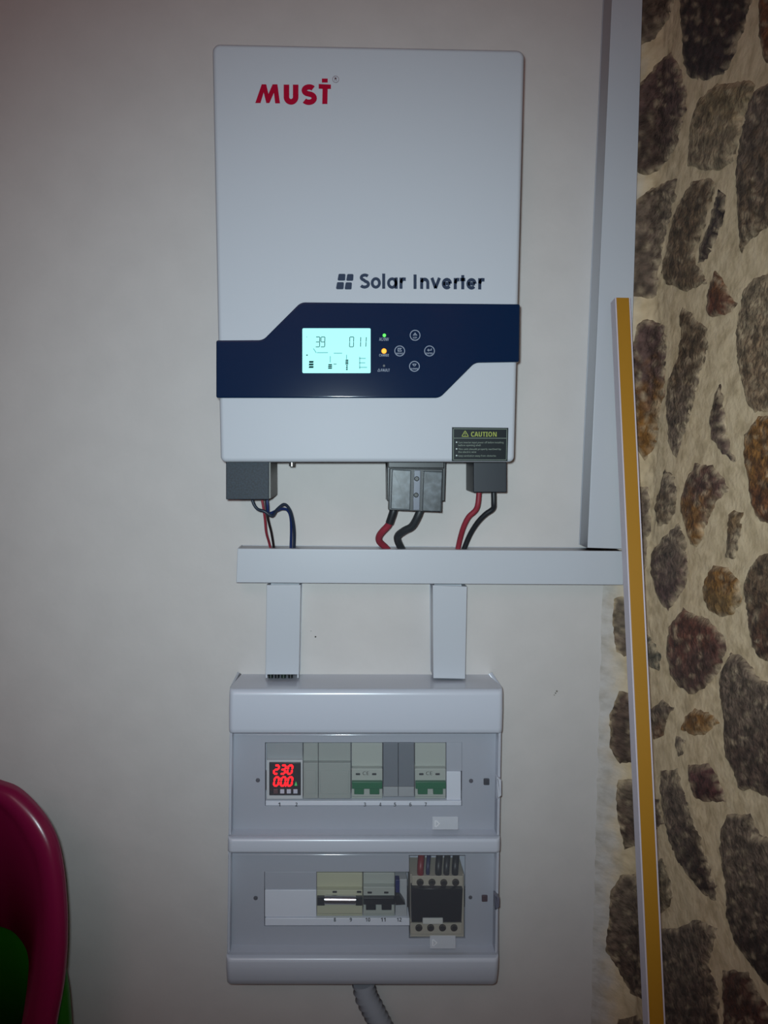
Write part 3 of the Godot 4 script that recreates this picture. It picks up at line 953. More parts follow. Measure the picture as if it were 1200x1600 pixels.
	for q in [[651.2, 748], [650.2, 773.5]]:
		mb = MB.new()
		mb.prism(circle(q[0], q[1], 0.073, 0.0027, 16), 0.07, 0.0745, 0.0008)
		part("screw", mb, mat(Color(0.02, 0.02, 0.025), 0.35), blk)

func solar_text(mb: MB, z: float) -> void:
	# drawn with strokes: cap height 23, small letters 15.5, stroke 4.6; slight fall to the right
	var w := 4.7
	var s := arc(8.6, 17.0, 5.6, 3.9, 35, 250, 12)
	s.append_array(arc(8.0, 6.7, 6.2, 4.5, 75, -150, 12))
	var ol := arc(7.2, 7.6, 5.6, 5.6, 0, 360, 24)
	var put := func(lines: Array, x: float, tall: float) -> void:
		strokes(mb, lines, w, x, 450.8 + (x - 560.0) * 0.008, 1.0, tall, z)
	var round_ := func(x: float) -> void:
		var by := 450.6 + (x - 560.0) * 0.008
		var o := PackedVector2Array()
		var i := PackedVector2Array()
		for p in arc(7.2, 8.6, 7.9, 8.9, 0, 345, 23):
			o.append(Q(x + p.x, by - p.y, z))
		for p in arc(7.2, 8.6, 3.4, 4.4, 0, 345, 23):
			i.append(Q(x + p.x, by - p.y, z))
		mb.ring(o, i, z, z + 0.0004)
	put.call([s], 561.5, 1.0)
	round_.call(580)
	put.call([[Vector2(0, 0), Vector2(0, 23.5)]], 599.5, 1.0)
	round_.call(605.5)
	put.call([[Vector2(13, 0), Vector2(13, 15.5)]], 606.0, 1.13)
	put.call([[Vector2(2, 0), Vector2(2, 15.5)], [Vector2(2, 8), Vector2(3.2, 11.5), Vector2(5.5, 13.4), Vector2(9.5, 13.2)]], 624.5, 1.13)
	put.call([[Vector2(0, 0), Vector2(0, 22.5)]], 648.5, 1.0)
	put.call([[Vector2(2, 0), Vector2(2, 15.5)], arc(6.8, 8.4, 4.8, 4.8, 170, 0, 10) + [Vector2(11.6, 0)]], 656.8, 1.13)
	put.call([[Vector2(0.8, 15.5), Vector2(6.6, 1.0)], [Vector2(12.6, 15.5), Vector2(6.4, 1.0)]], 674.0, 1.13)
	for x in [691.0, 729.5]:
		put.call([[Vector2(1.8, 7.6), Vector2(12.6, 7.6)], arc(7.2, 7.6, 5.6, 5.6, 0, 318, 20)], x, 1.13)
	put.call([[Vector2(2, 0), Vector2(2, 15.5)], [Vector2(2, 8), Vector2(3.2, 11.5), Vector2(5.5, 13.4), Vector2(8.4, 13.2)]], 709.3, 1.13)
	put.call([[Vector2(5, 0), Vector2(5, 19.5)], [Vector2(0.8, 13.4), Vector2(9.0, 13.4)]], 718.0, 1.13)
	put.call([[Vector2(2, 0), Vector2(2, 15.5)], [Vector2(2, 8), Vector2(3.2, 11.5), Vector2(5.5, 13.4), Vector2(9.5, 13.2)]], 747.5, 1.13)

func seven(mb: MB, ch: String, x: float, y: float, w: float, h: float, th: float, slant: float, z: float, thick: float) -> void:
	var on: String = {"0": "abcdef", "1": "bc", "2": "abged", "3": "abgcd", "6": "afgedc", "9": "abcdfg"}[ch]
	var seg := {"a": [0, 1, 1, 1], "b": [1, 1, 1, 0.5], "c": [1, 0.5, 1, 0], "d": [0, 0, 1, 0], "e": [0, 0.5, 0, 0], "f": [0, 1, 0, 0.5], "g": [0, 0.5, 1, 0.5]}
	for k in on:
		var s: Array = seg[k]
		var p := Vector2(s[0] * w, s[1] * h)
		var q := Vector2(s[2] * w, s[3] * h)
		var d := (q - p).normalized()
		var e := Vector2(-d.y, d.x) * th / 2.0
		p += d * th * 0.45
		q -= d * th * 0.45
		var o := []
		for r in [p - d * th * 0.3, p + e, q + e, q + d * th * 0.3, q - e, p - e]:
			o.append(Vector2(x + r.x + r.y * slant, y - r.y))
		mb.prism(poly(o, z), z, z + thick)

# ---------------------------------------------------------------- trunking
func trunk(quad: Array, zf: float, called_label: String, lid_short := 0.0) -> void:
	# quad: lower left, lower right, upper right, upper left of the lid as seen; hollow channel behind it
	var plastic := mat(Color(0.745, 0.755, 0.785), 0.36)
	var o := poly(quad, zf)
	var lo := (o[0] + o[1]) / 2.0
	var t := thing("cable_trunking", called_label, "cable trunking", Vector3(lo.x, lo.y, 0), "white cable trunking lengths")
	var along := (o[2] - o[1])
	var across := (o[1] - o[0])
	var long_y := along.length() > across.length()
	var d1 := (across.normalized() if long_y else along.normalized()) * 0.0016
	var mb := MB.new()
	mb.prism(o, 0.0, 0.0016)
	if long_y:
		mb.prism(PackedVector2Array([o[0] + d1 * 0.3, o[0] + d1 * 1.3, o[3] + d1 * 1.3, o[3] + d1 * 0.3]), 0.0012, zf - 0.0018)
		mb.prism(PackedVector2Array([o[1] - d1 * 1.3, o[1] - d1 * 0.3, o[2] - d1 * 0.3, o[2] - d1 * 1.3]), 0.0012, zf - 0.0018)
	else:
		mb.prism(PackedVector2Array([o[0] + d1 * 0.3, o[1] + d1 * 0.3, o[1] + d1 * 1.3, o[0] + d1 * 1.3]), 0.0012, zf - 0.0018)
		mb.prism(PackedVector2Array([o[3] - d1 * 1.3, o[2] - d1 * 1.3, o[2] - d1 * 0.3, o[3] - d1 * 0.3]), 0.0012, zf - 0.0018)
		mb.prism(PackedVector2Array([o[0], o[0] + Vector2(0.0015, 0), o[3] + Vector2(0.0015, 0), o[3]]), 0.0012, zf - 0.0018)
	part("channel", mb, plastic, t)
	mb = MB.new()
	var q := o.duplicate()
	if lid_short != 0.0:
		q[0] += along.normalized() * lid_short
		q[1] += along.normalized() * lid_short
	mb.prism(rounded(q, [0.0008], 2), zf - 0.0017, zf, 0.0008)
	if long_y:     # the lid's turned-down edges
		mb.prism(PackedVector2Array([q[0], q[0] + d1 * 0.25, q[3] + d1 * 0.25, q[3]]), zf - 0.007, zf - 0.001)
		mb.prism(PackedVector2Array([q[1] - d1 * 0.25, q[1], q[2], q[2] - d1 * 0.25]), zf - 0.007, zf - 0.001)
	else:
		mb.prism(PackedVector2Array([q[0], q[1], q[1] + d1 * 0.25, q[0] + d1 * 0.25]), zf - 0.007, zf - 0.001)
		mb.prism(PackedVector2Array([q[3] - d1 * 0.25, q[2] - d1 * 0.25, q[2], q[3]]), zf - 0.007, zf - 0.001)
	part("lid", mb, plastic, t)

func trunking() -> void:
	trunk([Vector2(918, 856), Vector2(978, 858), Vector2(1006, -60), Vector2(959, -60)], 0.034, "tall vertical white cable trunking running up beside the stone wall")
	trunk([Vector2(369, 910.5), Vector2(974, 914), Vector2(974, 861), Vector2(371, 857)], 0.034, "long horizontal white cable trunking below the inverter")
	trunk([Vector2(414.5, 1060), Vector2(467, 1060), Vector2(470, 914), Vector2(416.5, 914)], 0.034, "short vertical white cable trunking with an open cut end, above the red digital meter", 0.0045)
	trunk([Vector2(677, 1060), Vector2(727, 1061), Vector2(730, 916.5), Vector2(676, 914.5)], 0.034, "short vertical white cable trunking with a closed end, below the right terminal cover")
	var k := 0
	for x in [423, 433, 443, 454]:
		var mb := MB.new()
		var r := 0.0028
		mb.tube(PackedVector3Array([P(x + 1, 1020, 0.02), P(x, 1047, 0.022), P(x, 1059.5, 0.024)]), same(r, 3), 10)
		solo("wire", mb, mat([Color(0.03, 0.09, 0.08), Color(0.03, 0.05, 0.09), Color(0.05, 0.13, 0.09), Color(0.02, 0.03, 0.05)][k], 0.5), ["leftmost dark green wire in the cut end of the short trunking", "second dark wire from the left in the cut trunking end", "third wire from the left, green, in the cut trunking end", "rightmost dark wire in the cut end of the short trunking"][k], "wire", P(x, 1059.5, 0.024), "dark wires in the open trunking end")
		k += 1

# ---------------------------------------------------------------- breaker box
const ZB := 0.075
const ZP := 0.050

func distribution_box() -> void:
	var at := P(566, 1547, 0.0)
	var t := thing("distribution_box", "white plastic breaker box with two smoky clear windows", "breaker box", at)
	var white := mat(Color(0.77, 0.78, 0.825), 0.25)
	var inner := mat(Color(0.67, 0.68, 0.72), 0.45)
	# the shell: back tub
	var mb := MB.new()
	var edge := func(k: float, x: float) -> Vector2:      # a point of the outer edge: k 0 left, 1 right; x = row
		return Vector2(lerpf(358.5, 353.0, (x - 1076.0) / 470.0), x) if k == 0.0 else Vector2(lerpf(785.5, 778.0, (x - 1076.0) / 470.0), x)
	# walls of the tub as ring between outer and inner outline
	var outer := rounded(poly([Vector2(356, 1544), Vector2(775, 1545), Vector2(781.5, 1088.5), Vector2(362.5, 1087.5)], ZB - 0.006), [0.006, 0.006, 0.010, 0.010], 6)
	var inn := rounded(poly([Vector2(361, 1539), Vector2(770, 1540), Vector2(776, 1094), Vector2(368, 1093)], ZB - 0.006), [0.004, 0.004, 0.008, 0.008], 6)
	outer = MB.ccw(outer)
	inn = MB.ccw(inn)
	mb.ring(outer, inn, 0.003, ZP - 0.005)
	mb.prism(outer, 0.0, 0.004)
	part("back_tub", mb, white, t)
	# the three solid bands of the cover
	var cover := MB.new()
	band_shape(cover, 1075.5, 1144.0, edge, true, false)
	cover_mid(cover, 1308.0, 1331.0, edge)
	band_shape(cover, 1493.0, 1547.5, edge, false, true)
	var cv := part("cover", cover, white, t)
	# side rails beside the windows
	for r in [[1144.0, 1308.0], [1331.0, 1493.0]]:
		for k in [0.0, 1.0]:
			mb = MB.new()
			var a: Vector2 = edge.call(k, r[0])
			var b: Vector2 = edge.call(k, r[1])
			var s := 4.0 if k == 0.0 else -4.0
			mb.prism(poly([b, b + Vector2(s, 0), a + Vector2(s, 0), a], ZB - 0.004), ZP - 0.004, ZB - 0.009)
			part("side_rail", mb, white, cv)
	# inner panels with their openings, in two halves each
	for r in [
		[1140.0, 1312.0, [Vector2(414, 1160), Vector2(722, 1160), Vector2(722, 1259), Vector2(414, 1259)], 560.0],
		[1327.0, 1497.0, [], 560.0],
	]:
		mb = MB.new()
		var l0: float = 359.0
		var r0: float = 779.0
		if r[2].size():
			mb.prism(poly([Vector2(l0, r[1]), Vector2(560, r[1]), Vector2(560, 1259), Vector2(414, 1259), Vector2(414, 1160), Vector2(560, 1160), Vector2(560, r[0]), Vector2(l0, r[0])], ZP), ZP - 0.003, ZP)
			mb.prism(poly([Vector2(560, r[1]), Vector2(r0, r[1]), Vector2(r0, r[0]), Vector2(560, r[0]), Vector2(560, 1160), Vector2(722, 1160), Vector2(722, 1259), Vector2(560, 1259)], ZP), ZP - 0.003, ZP)
		else:
			mb.prism(poly([Vector2(l0, r[1]), Vector2(560, r[1]), Vector2(560, 1447), Vector2(413, 1447), Vector2(413, 1362), Vector2(560, 1362), Vector2(560, r[0]), Vector2(l0, r[0])], ZP), ZP - 0.003, ZP)
			mb.prism(poly([Vector2(560, r[1]), Vector2(r0, r[1]), Vector2(r0, r[0]), Vector2(560, r[0]), Vector2(560, 1362), Vector2(639, 1362), Vector2(639, 1336), Vector2(727, 1336), Vector2(727, 1466), Vector2(639, 1466), Vector2(639, 1447), Vector2(560, 1447)], ZP), ZP - 0.003, ZP)
		part("inner_panel", mb, inner, t, "grey inner panel")
	# white ledges below the openings, with the way numbers printed on them
	var bright := mat(Color(0.88, 0.89, 0.93), 0.3)
	var ink := mat(Color(0.08, 0.08, 0.10), 0.6)
	for r in [[415.0, 1251.5, 721.0, 1259.0, ["1", 436, "2", 463, "3", 570, "4", 594, "5", 617, "6", 641, "7", 665], 1260.0], [414.0, 1435.0, 640.0, 1446.5, ["8", 523, "9", 548, "10", 571, "11", 595, "12", 620], 1440.0]]:
		mb = MB.new()
		mb.prism(rect(r[0], r[1], r[2], r[3], ZP + 0.003), ZP - 0.02, ZP + 0.003, 0.0008)
		var ledge := part("label_ledge", mb, bright, t, "bright white ledge with way numbers")
		for k in range(0, r[4].size(), 2):
			var two: bool = r[4][k].length() > 1
			lettering("way_number", r[4][k], r[4][k + 1] - (1.5 if not two else 0.0), r[5], ZP + 0.0034, 6.0, 3.4 if not two else 7.5, ink, ledge)
	# blank white plates that close unused ways
	mb = MB.new()
	mb.prism(rect(697.5, 1205, 720, 1249.5, ZP), ZP - 0.006, ZP + 0.001, 0.0006)
	part("blank_plate", mb, bright, t)
	mb = MB.new()
	mb.prism(rect(414, 1390, 494.5, 1432, ZP), ZP - 0.006, ZP + 0.001, 0.0006)
	part("blank_plate", mb, bright, t)
	for q in [[697.5, 1160.5, 722.0, 1205.0], [413.5, 1362.5, 494.5, 1389.6]]:
		mb = MB.new()
		mb.prism(rect(q[0], q[1], q[2], q[3], ZP), ZP - 0.006, ZP - 0.0003, 0.0006)
		part("blank_plate", mb, inner, t)
	# metal rails that carry the modules
	for y in [1222.0, 1405.0]:
		mb = MB.new()
		mb.prism(rect(375, y - 14, 765, y + 14, 0.014), 0.004, 0.011)
		part("mounting_rail", mb, mat(Color(0.6, 0.6, 0.6), 0.4, 0.9), t)
	# screws
	for q in [[403, 1219, 3.6], [736, 1220, 3.6], [399.5, 1403, 3.6], [735, 1402, 3.2]]:
		mb = MB.new()
		mb.prism(circle(q[0], q[1], ZP, q[2] * 0.0007, 14), ZP - 0.001, ZP + 0.0012, 0.0008)
		part("screw", mb, mat(Color(0.28, 0.27, 0.30), 0.5), t)
	for q in [[760, 1221, Color(0.12, 0.12, 0.16)], [757, 1403, Color(0.25, 0.13, 0.16)]]:
		mb = MB.new()
		mb.prism(rect(q[0] - 4.5, q[1] - 5, q[0] + 4.5, q[1] + 5, ZP, 0.001), ZP - 0.001, ZP + 0.002, 0.001)
		part("catch_plug", mb, mat(q[2], 0.5), t, "dark square catch plug")
	# the windows
	var smoke := clear(Color(0.78, 0.79, 0.84), 0.085, 0.12)
	var n := 0
	for r in [[1145.5, 1307.0], [1333.0, 1492.0]]:
		mb = MB.new()
		var a: Vector2 = edge.call(0.0, r[0])
		var b: Vector2 = edge.call(1.0, r[0])
		var d: Vector2 = edge.call(1.0, r[1])
		var e: Vector2 = edge.call(0.0, r[1])
		mb.prism(rounded(poly([e + Vector2(1, 0), d - Vector2(1, 0), b - Vector2(1, 0), a + Vector2(1, 0)], ZB - 0.003), [0.002], 3), ZB - 0.008, ZB - 0.0015, 0.0025, Transform3D.IDENTITY, 1.0, false)
		var pane := part("window_pane", mb, smoke, t, "smoky clear hinged window")
		mb = MB.new()
		var x0: float = 676.0 if n == 0 else 672.0
		var y0: float = 1277.0 if n == 0 else 1463.0
		mb.prism(rect(x0, y0, x0 + 40, y0 + 20, ZB, 0.0005), ZB - 0.0016, ZB - 0.0012)
		var st := part("sticker", mb, clear(Color(0.92, 0.93, 0.96), 0.45, 0.4), pane, "clear whitish sticker")
		mb = MB.new()
		strokes(mb, [[Vector2(-3, 5), Vector2(2.5, 0), Vector2(-3, -5)], [Vector2(-4, 5), Vector2(-4, -5)]], 1.4, x0 + 8, y0 + 10, 1, 1, ZB - 0.0011, 0.0002)
		part("arrow_mark", mb, mat(Color(0.9, 0.9, 0.92), 0.5), st)
		mb = MB.new()
		var lx: float = b.x
		var ly: float = 1214.0 if n == 0 else 1398.0
		var hh: float = 36.0 if n == 0 else 26.0
		mb.prism(rounded(poly([Vector2(lx - 8, ly + hh), Vector2(lx - 0.5, ly + hh - 6), Vector2(lx - 0.5, ly + 6), Vector2(lx - 8, ly)], ZB), [0.0008]), ZB - 0.01, ZB - 0.0005, 0.0012)
		part("latch", mb, white if n == 0 else mat(Color(0.42, 0.42, 0.48), 0.4), pane)
		n += 1

func band_shape(mb: MB, y0: float, y1: float, edge: Callable, is_top: bool, is_foot: bool) -> void:
	# a band of the cover: full depth, its outer edge leaning back to the wall
	var rows := []
	# [row, depth] from the window edge outwards and back to the wall
	if is_top:
		rows = [[y1, ZP - 0.004, 1.0], [y1, ZB - 0.003, 0.0], [y1 - 2.0, ZB - 0.0008, 0.0], [y1 - 8.0, ZB, 0.0], [(y0 + y1) / 2.0, ZB + 0.0012, 0.0], [y0 + 9.0, ZB, 0.0], [y0 + 4.5, ZB - 0.0008, 0.0], [y0 + 1.5, ZB - 0.0028, 0.0], [y0, ZB - 0.006, 0.0]]
	else:
		rows = [[y0, ZP - 0.004, 0.0], [y0, ZB - 0.003, 0.0], [y0 + 1.5, ZB - 0.001, 0.0], [y0 + 6.0, ZB, 0.0], [y0 + 20.0, ZB - 0.0012, 0.0], [y1 - 18.0, ZB - 0.005, 0.0], [y1 - 8.0, ZB - 0.0085, 0.0], [y1 - 2.0, ZB - 0.014, 0.0], [y1, ZB - 0.02, 0.0]]
	var line := []
	for r in rows:
		var z: float = r[1]
		var zz: float = ZB - 0.006
		var a: Vector2 = edge.call(0.0, r[0])
		var b: Vector2 = edge.call(1.0, r[0])
		# rows are read on one plane, so that the band's height does not change with depth
		line.append([P(a.x, a.y, zz), P(b.x, b.y, zz), z])
	var last: Array = line[-1]
	var drop := 0.004 if is_top else 0.002
	line.append([last[0] + Vector3(0.004, -drop if is_top else drop, 0), last[1] + Vector3(-0.004, -drop if is_top else drop, 0), 0.0])
	sweep(mb, line)

func cover_mid(mb: MB, y0: float, y1: float, edge: Callable) -> void:
	var line := []
	for r in [[y0, ZP - 0.004], [y0, ZB - 0.004], [y0 + 1.5, ZB - 0.0022], [y0 + 5.0, ZB - 0.0012], [y1 - 5.0, ZB - 0.0012], [y1 - 1.5, ZB - 0.0022], [y1, ZB - 0.004], [y1, ZP - 0.004]]:
		var a: Vector2 = edge.call(0.0, r[0])
		var b: Vector2 = edge.call(1.0, r[0])
		line.append([P(a.x, a.y, ZB - 0.006), P(b.x, b.y, ZB - 0.006), r[1]])
	sweep(mb, line)

func sweep(mb: MB, line: Array) -> void:
	# across: rounded ends; line: [left, right, depth]
	var us := []
	var cor := 0.006
	for k in 7:
		us.append([0.0, k / 6.0])
	for k in 7:
		us.append([1.0, 1.0 - k / 6.0])
	var rows := []
	for l in line:
		var row := []
		for u in us:
			var a: float = u[1] * PI / 2.0
			var off := cor * (1.0 - sin(a))           # along x from the end... 0 at full
			var zz := cor * (1.0 - cos(PI / 2.0 - a)) * 1.0
			var x := cor * (1.0 - cos(a))
			var z := cor * (1.0 - sin(a))
			var p: Vector3 = l[0] if u[0] == 0.0 else l[1]
			p.x += x if u[0] == 0.0 else -x
			p.z = maxf(l[2] - z, minf(l[2], 0.0))
			row.append(p)
		# ends run back to the wall
		var first: Vector3 = row[0]
		var lastp: Vector3 = row[-1]
		row.push_front(Vector3(first.x, first.y, minf(0.003, first.z)))
		row.append(Vector3(lastp.x, lastp.y, minf(0.003, lastp.z)))
		rows.append(row)
	var k: int = rows[0].size()
	var nn := []
	for j in rows.size():
		var row := []
		for i in k:
			var du: Vector3 = rows[j][min(i + 1, k - 1)] - rows[j][max(i - 1, 0)]
			var dv: Vector3 = rows[min(j + 1, rows.size() - 1)][i] - rows[max(j - 1, 0)][i]
			var q := du.cross(dv)
			q = q.normalized() if q.length() > 1e-12 else Vector3(0, 0, 1)
			var mid: Vector3 = (rows[0][0] + rows[0][k - 1] + rows[-1][0] + rows[-1][k - 1]) / 4.0
			mid.z = 0.02
			row.append(q if q.dot(rows[j][i] - mid) > 0.0 else -q)
		nn.append(row)
	for j in rows.size() - 1:
		for i in k - 1:
			mb.quad(rows[j][i], rows[j][i + 1], rows[j + 1][i + 1], rows[j + 1][i], nn[j][i], nn[j][i + 1], nn[j + 1][i + 1], nn[j + 1][i])

func breaker(x0: float, x1: float, y0: float, step: float, y1: float, lever_y: float, lever_c: Color, label: String, group: String, marks: bool) -> void:
	var cream := mat(Color(0.66, 0.68, 0.65), 0.5)
	var zf := 0.058
	var t := thing("circuit_breaker", label, "circuit breaker", P((x0 + x1) / 2.0, y1, 0.012), group)
	var mb := MB.new()
	mb.prism(rect(x0 + 0.4, y0, x1 - 0.4, y1, 0.05, 0.0008), 0.012, 0.05, 0.0008)
	mb.prism(rect(x0 + 0.4, step, x1 - 0.4, y1 - 3.0, zf, 0.0008), 0.03, zf, 0.0008)
	part("body", mb, cream, t)
	var m := mat(lever_c, 0.4)
	var w := x1 - x0
	mb = MB.new()
	mb.prism(rect(x0 + 0.8, lever_y, x1 - 0.8, lever_y + 11.0, zf), zf - 0.002, zf + 0.005, 0.0008)
	for k in [0.09, 0.58]:
		mb.prism(rect(x0 + w * k, lever_y + 8.0, x0 + w * (k + 0.31), lever_y + 20.0, zf), zf - 0.002, zf + 0.0042, 0.0008)
	part("lever", mb, m, t)
	var ink := mat(Color(0.13, 0.13, 0.13), 0.6)
	if marks:
		lettering("certification_mark", "CE", x0 + w * 0.36, step + 10.0, zf + 0.0003, 5.5, w * 0.2, ink, t, false)
	for k in [0.14, 0.66]:
		mb = MB.new()
		mb.prism(rect(x0 + w * k, step + 7.0, x0 + w * (k + 0.14), step + 10.0, zf), zf - 0.0002, zf + 0.0003)
		part("rating_mark", mb, ink, t)

func modules() -> void:
	var zf := 0.058
	# digital meter with red figures
	var t := thing("digital_meter", "black digital voltage meter with red figures in the upper window", "meter", P(445, 1249, 0.012))
	var white := mat(Color(0.78, 0.79, 0.80), 0.45)
	var mb := MB.new()
	mb.prism(rect(416.5, 1188, 473, 1249, zf - 0.002), 0.012, zf - 0.002, 0.0008)
	part("case", mb, white, t)
	mb = MB.new()
	mb.prism(rect(416.5, 1161, 473, 1187.5, 0.048), 0.012, 0.048, 0.0008)
	part("shoulder", mb, mat(Color(0.58, 0.60, 0.61), 0.5), t, "greyer upper shoulder")
	mb = MB.new()
	mb.prism(rect(420.5, 1191.5, 470, 1243, zf), zf - 0.004, zf, 0.0006)
	var face := part("face", mb, mat(Color(0.015, 0.02, 0.03), 0.25), t)
	var red := glow(Color(1.0, 0.0, 0.03), 4.5)
	var zd := zf + 0.0002
	for r in [["2", "3", "0", 1209.0], ["0", "0", "0", 1227.5]]:
		mb = MB.new()
		for k in 3:
			seven(mb, r[k], 427.5 + k * 10.6, r[3], 6.6, 13.2, 2.7, 0.17, zd, 0.0003)
		if r[0] == "0":
			mb.prism(circle(446.3, 1228, zd, 0.0008, 8), zd, zd + 0.0003)
		part("red_display", mb, red, face, "lit red figures")
	mb = MB.new()
	mb.prism(poly([Vector2(460, 1227.5), Vector2(464.5, 1227.5), Vector2(462.5, 1220.5)], zd), zd, zd + 0.0003)
	part("green_light", mb, glow(Color(0.3, 0.85, 0.45), 0.5), face, "small green pointer light")
	for k in 4:
		mb = MB.new()
		mb.prism(rect(427.5 + k * 10.3, 1233, 434 + k * 10.3, 1239.5, zf, 0.0004), zf - 0.001, zf + 0.001, 0.0004)
		part("button", mb, mat(Color(0.32, 0.2, 0.21) if k == 0 else Color(0.78, 0.78, 0.84), 0.4), face, "dim red button" if k == 0 else "")
	# filler modules
	var cream := mat(Color(0.60, 0.62, 0.60), 0.55)
	var k2 := 0
	for q in [[474.0, 497.0], [497.6, 548.0]]:
		mb = MB.new()
		mb.prism(rect(q[0], 1192, q[1], 1248, 0.055), 0.012, 0.055, 0.0008)
		mb.prism(rect(q[0], 1161, q[1], 1200, 0.048), 0.012, 0.048, 0.0008)
		mb.prism(rect(q[0] + 3, 1204, q[1] - 3, 1240, 0.0555), 0.05, 0.0562, 0.0004)
		solo("filler_module", mb, cream, ["narrow blank beige filler module right beside the red meter", "wide blank beige filler module left of the first green breaker"][k2], "filler module", P((q[0] + q[1]) / 2, 1248, 0.012), "blank filler modules")
		k2 += 1
	breaker(549, 598, 1161, 1201, 1248, 1219, Color(0.01, 0.38, 0.22), "green-levered double breaker nearer the red meter", "green breakers in the upper window", true)
	breaker(648, 697, 1161, 1201, 1248, 1219, Color(0.01, 0.38, 0.22), "green-levered double breaker at the right end of the upper row", "green breakers in the upper window", true)
	var grey_hi := mat(Color(0.42, 0.44, 0.47), 0.5)
	var grey_lo := mat(Color(0.62, 0.63, 0.64), 0.5)
	for q in [[598.8, 622.0, "left grey filler module between the two green breakers"], [622.6, 647.2, "right grey filler module between the two green breakers"]]:
		var f := thing("filler_module", q[2], "filler module", P((q[0] + q[1]) / 2, 1244, 0.012), "grey filler modules between the breakers")
		mb = MB.new()
		mb.prism(rect(q[0], 1161, q[1], 1229, 0.053), 0.012, 0.053, 0.0008)
		part("body", mb, grey_hi, f)
		mb = MB.new()
		mb.prism(rect(q[0], 1230, q[1], 1245, 0.055), 0.012, 0.055, 0.0008)
		part("lower_face", mb, grey_lo, f, "paler lower face")
	# lower row
	t = thing("fuse_switch", "white switch module with a shiny chrome bar in the lower window", "switch", P(531, 1433, 0.012))
	mb = MB.new()
	mb.prism(rect(495, 1364, 566.5, 1431.5, 0.05), 0.012, 0.05, 0.0008)
	mb.prism(rect(495, 1391, 566.5, 1428, zf), 0.03, zf, 0.0008)
	part("body", mb, mat(Color(0.72, 0.72, 0.62), 0.5), t)
	for q in [[495.5, 507.5], [555.5, 566.0]]:
		mb = MB.new()
		mb.prism(rect(q[0], 1399, q[1], 1413, zf), zf - 0.002, zf + 0.003, 0.0006)
		part("bracket", mb, mat(Color(0.10, 0.11, 0.12), 0.4), t)
	mb = MB.new()
	mb.tube(PackedVector3Array([P(507, 1405.5, zf + 0.003), P(508.5, 1405.5, zf + 0.003), P(554.5, 1406, zf + 0.003), P(556, 1406, zf + 0.003)]), PackedFloat32Array([0.0042, 0.0052, 0.0052, 0.0042]), 28)
	part("chrome_bar", mb, mat(Color(0.8, 0.8, 0.82), 0.22, 1.0), t, "shiny chrome bar")
	for q in [[523, 0], [561, 0]]:
		mb = MB.new()
		mb.prism(rect(q[0] - 3.5, 1392, q[0] + 3.5, 1395, zf), zf - 0.0002, zf + 0.0003)
		part("rating_mark", mb, mat(Color(0.15, 0.15, 0.15), 0.6), t)
	breaker(567.2, 617, 1364, 1386, 1431.5, 1399, Color(0.035, 0.045, 0.065), "black-levered double breaker in the lower window", "", false)
	t = thing("toggle_module", "narrow module with a black toggle and blue top, beside the four-screw relay", "switch", P(627, 1431, 0.012))
	mb = MB.new()
	mb.prism(rect(617.6, 1374, 636, 1431.5, 0.05), 0.012, 0.05, 0.0008)
	part("body", mb, mat(Color(0.68, 0.69, 0.70), 0.5), t)
	mb = MB.new()
	mb.prism(rect(617.8, 1374, 624.5, 1399, 0.053), 0.045, 0.0545, 0.0006)
	part("blue_insert", mb, mat(Color(0.05, 0.09, 0.35), 0.4), t, "dark blue insert")
	mb = MB.new()
	mb.prism(poly([Vector2(618, 1413), Vector2(633, 1412), Vector2(629, 1405), Vector2(623, 1397), Vector2(618, 1397)], 0.058), 0.045, 0.060, 0.0008)
	part("toggle", mb, mat(Color(0.03, 0.035, 0.05), 0.4), t, "black toggle")
	# relay
	t = thing("relay", "black-faced relay with rows of four screws, right side of the lower window", "relay", P(683, 1462, 0.012))
	var ivory := mat(Color(0.66, 0.63, 0.57), 0.55)
	mb = MB.new()
	mb.prism(rect(641, 1366, 725, 1464, 0.05), 0.012, 0.05, 0.0008)
	mb.prism(rect(643.5, 1369, 723.5, 1388, 0.055), 0.04, 0.055, 0.0008)
	mb.prism(rect(641, 1443, 722.5, 1460, 0.055), 0.04, 0.055, 0.0008)
	part("body", mb, ivory, t)
	mb = MB.new()
	mb.prism(poly([Vector2(643, 1441), Vector2(660, 1441), Vector2(660.5, 1434), Vector2(692, 1434), Vector2(692.5, 1441), Vector2(721, 1441), Vector2(723, 1389.5), Vector2(643, 1388.5)], 0.062), 0.04, 0.062, 0.0008)
	part("face", mb, mat(Color(0.02, 0.025, 0.045), 0.3), t)
	mb = MB.new()
	mb.prism(rect(660.5, 1435, 692, 1444, 0.06), 0.045, 0.06, 0.0006)
	part("tab", mb, mat(Color(0.80, 0.80, 0.78), 0.5), t, "white tab")
	for q in [[656.5, 1379], [675, 1379], [693.5, 1379.5], [712, 1379], [654.5, 1450], [673, 1450], [691.5, 1450], [709.5, 1450]]:
		mb = MB.new()
		mb.ring(circle(q[0], q[1], 0.056, 0.0042), circle(q[0], q[1], 0.056, 0.0034), 0.05, 0.0562)
		mb.prism(circle(q[0], q[1], 0.0545, 0.0034, 16), 0.05, 0.0556, 0.0004)
		var s := part("screw", mb, mat(Color(0.24, 0.20, 0.17), 0.35, 0.5), t)
		mb = MB.new()
		mb.prism(rect(q[0] - 3.6, q[1] - 0.8, q[0] + 3.6, q[1] + 0.8, 0.056), 0.0554, 0.0558)
		mb.prism(rect(q[0] - 0.8, q[1] - 3.6, q[0] + 0.8, q[1] + 3.6, 0.056), 0.0554, 0.0558)
		part("slot", mb, mat(Color(0.03, 0.03, 0.03), 0.6), s)
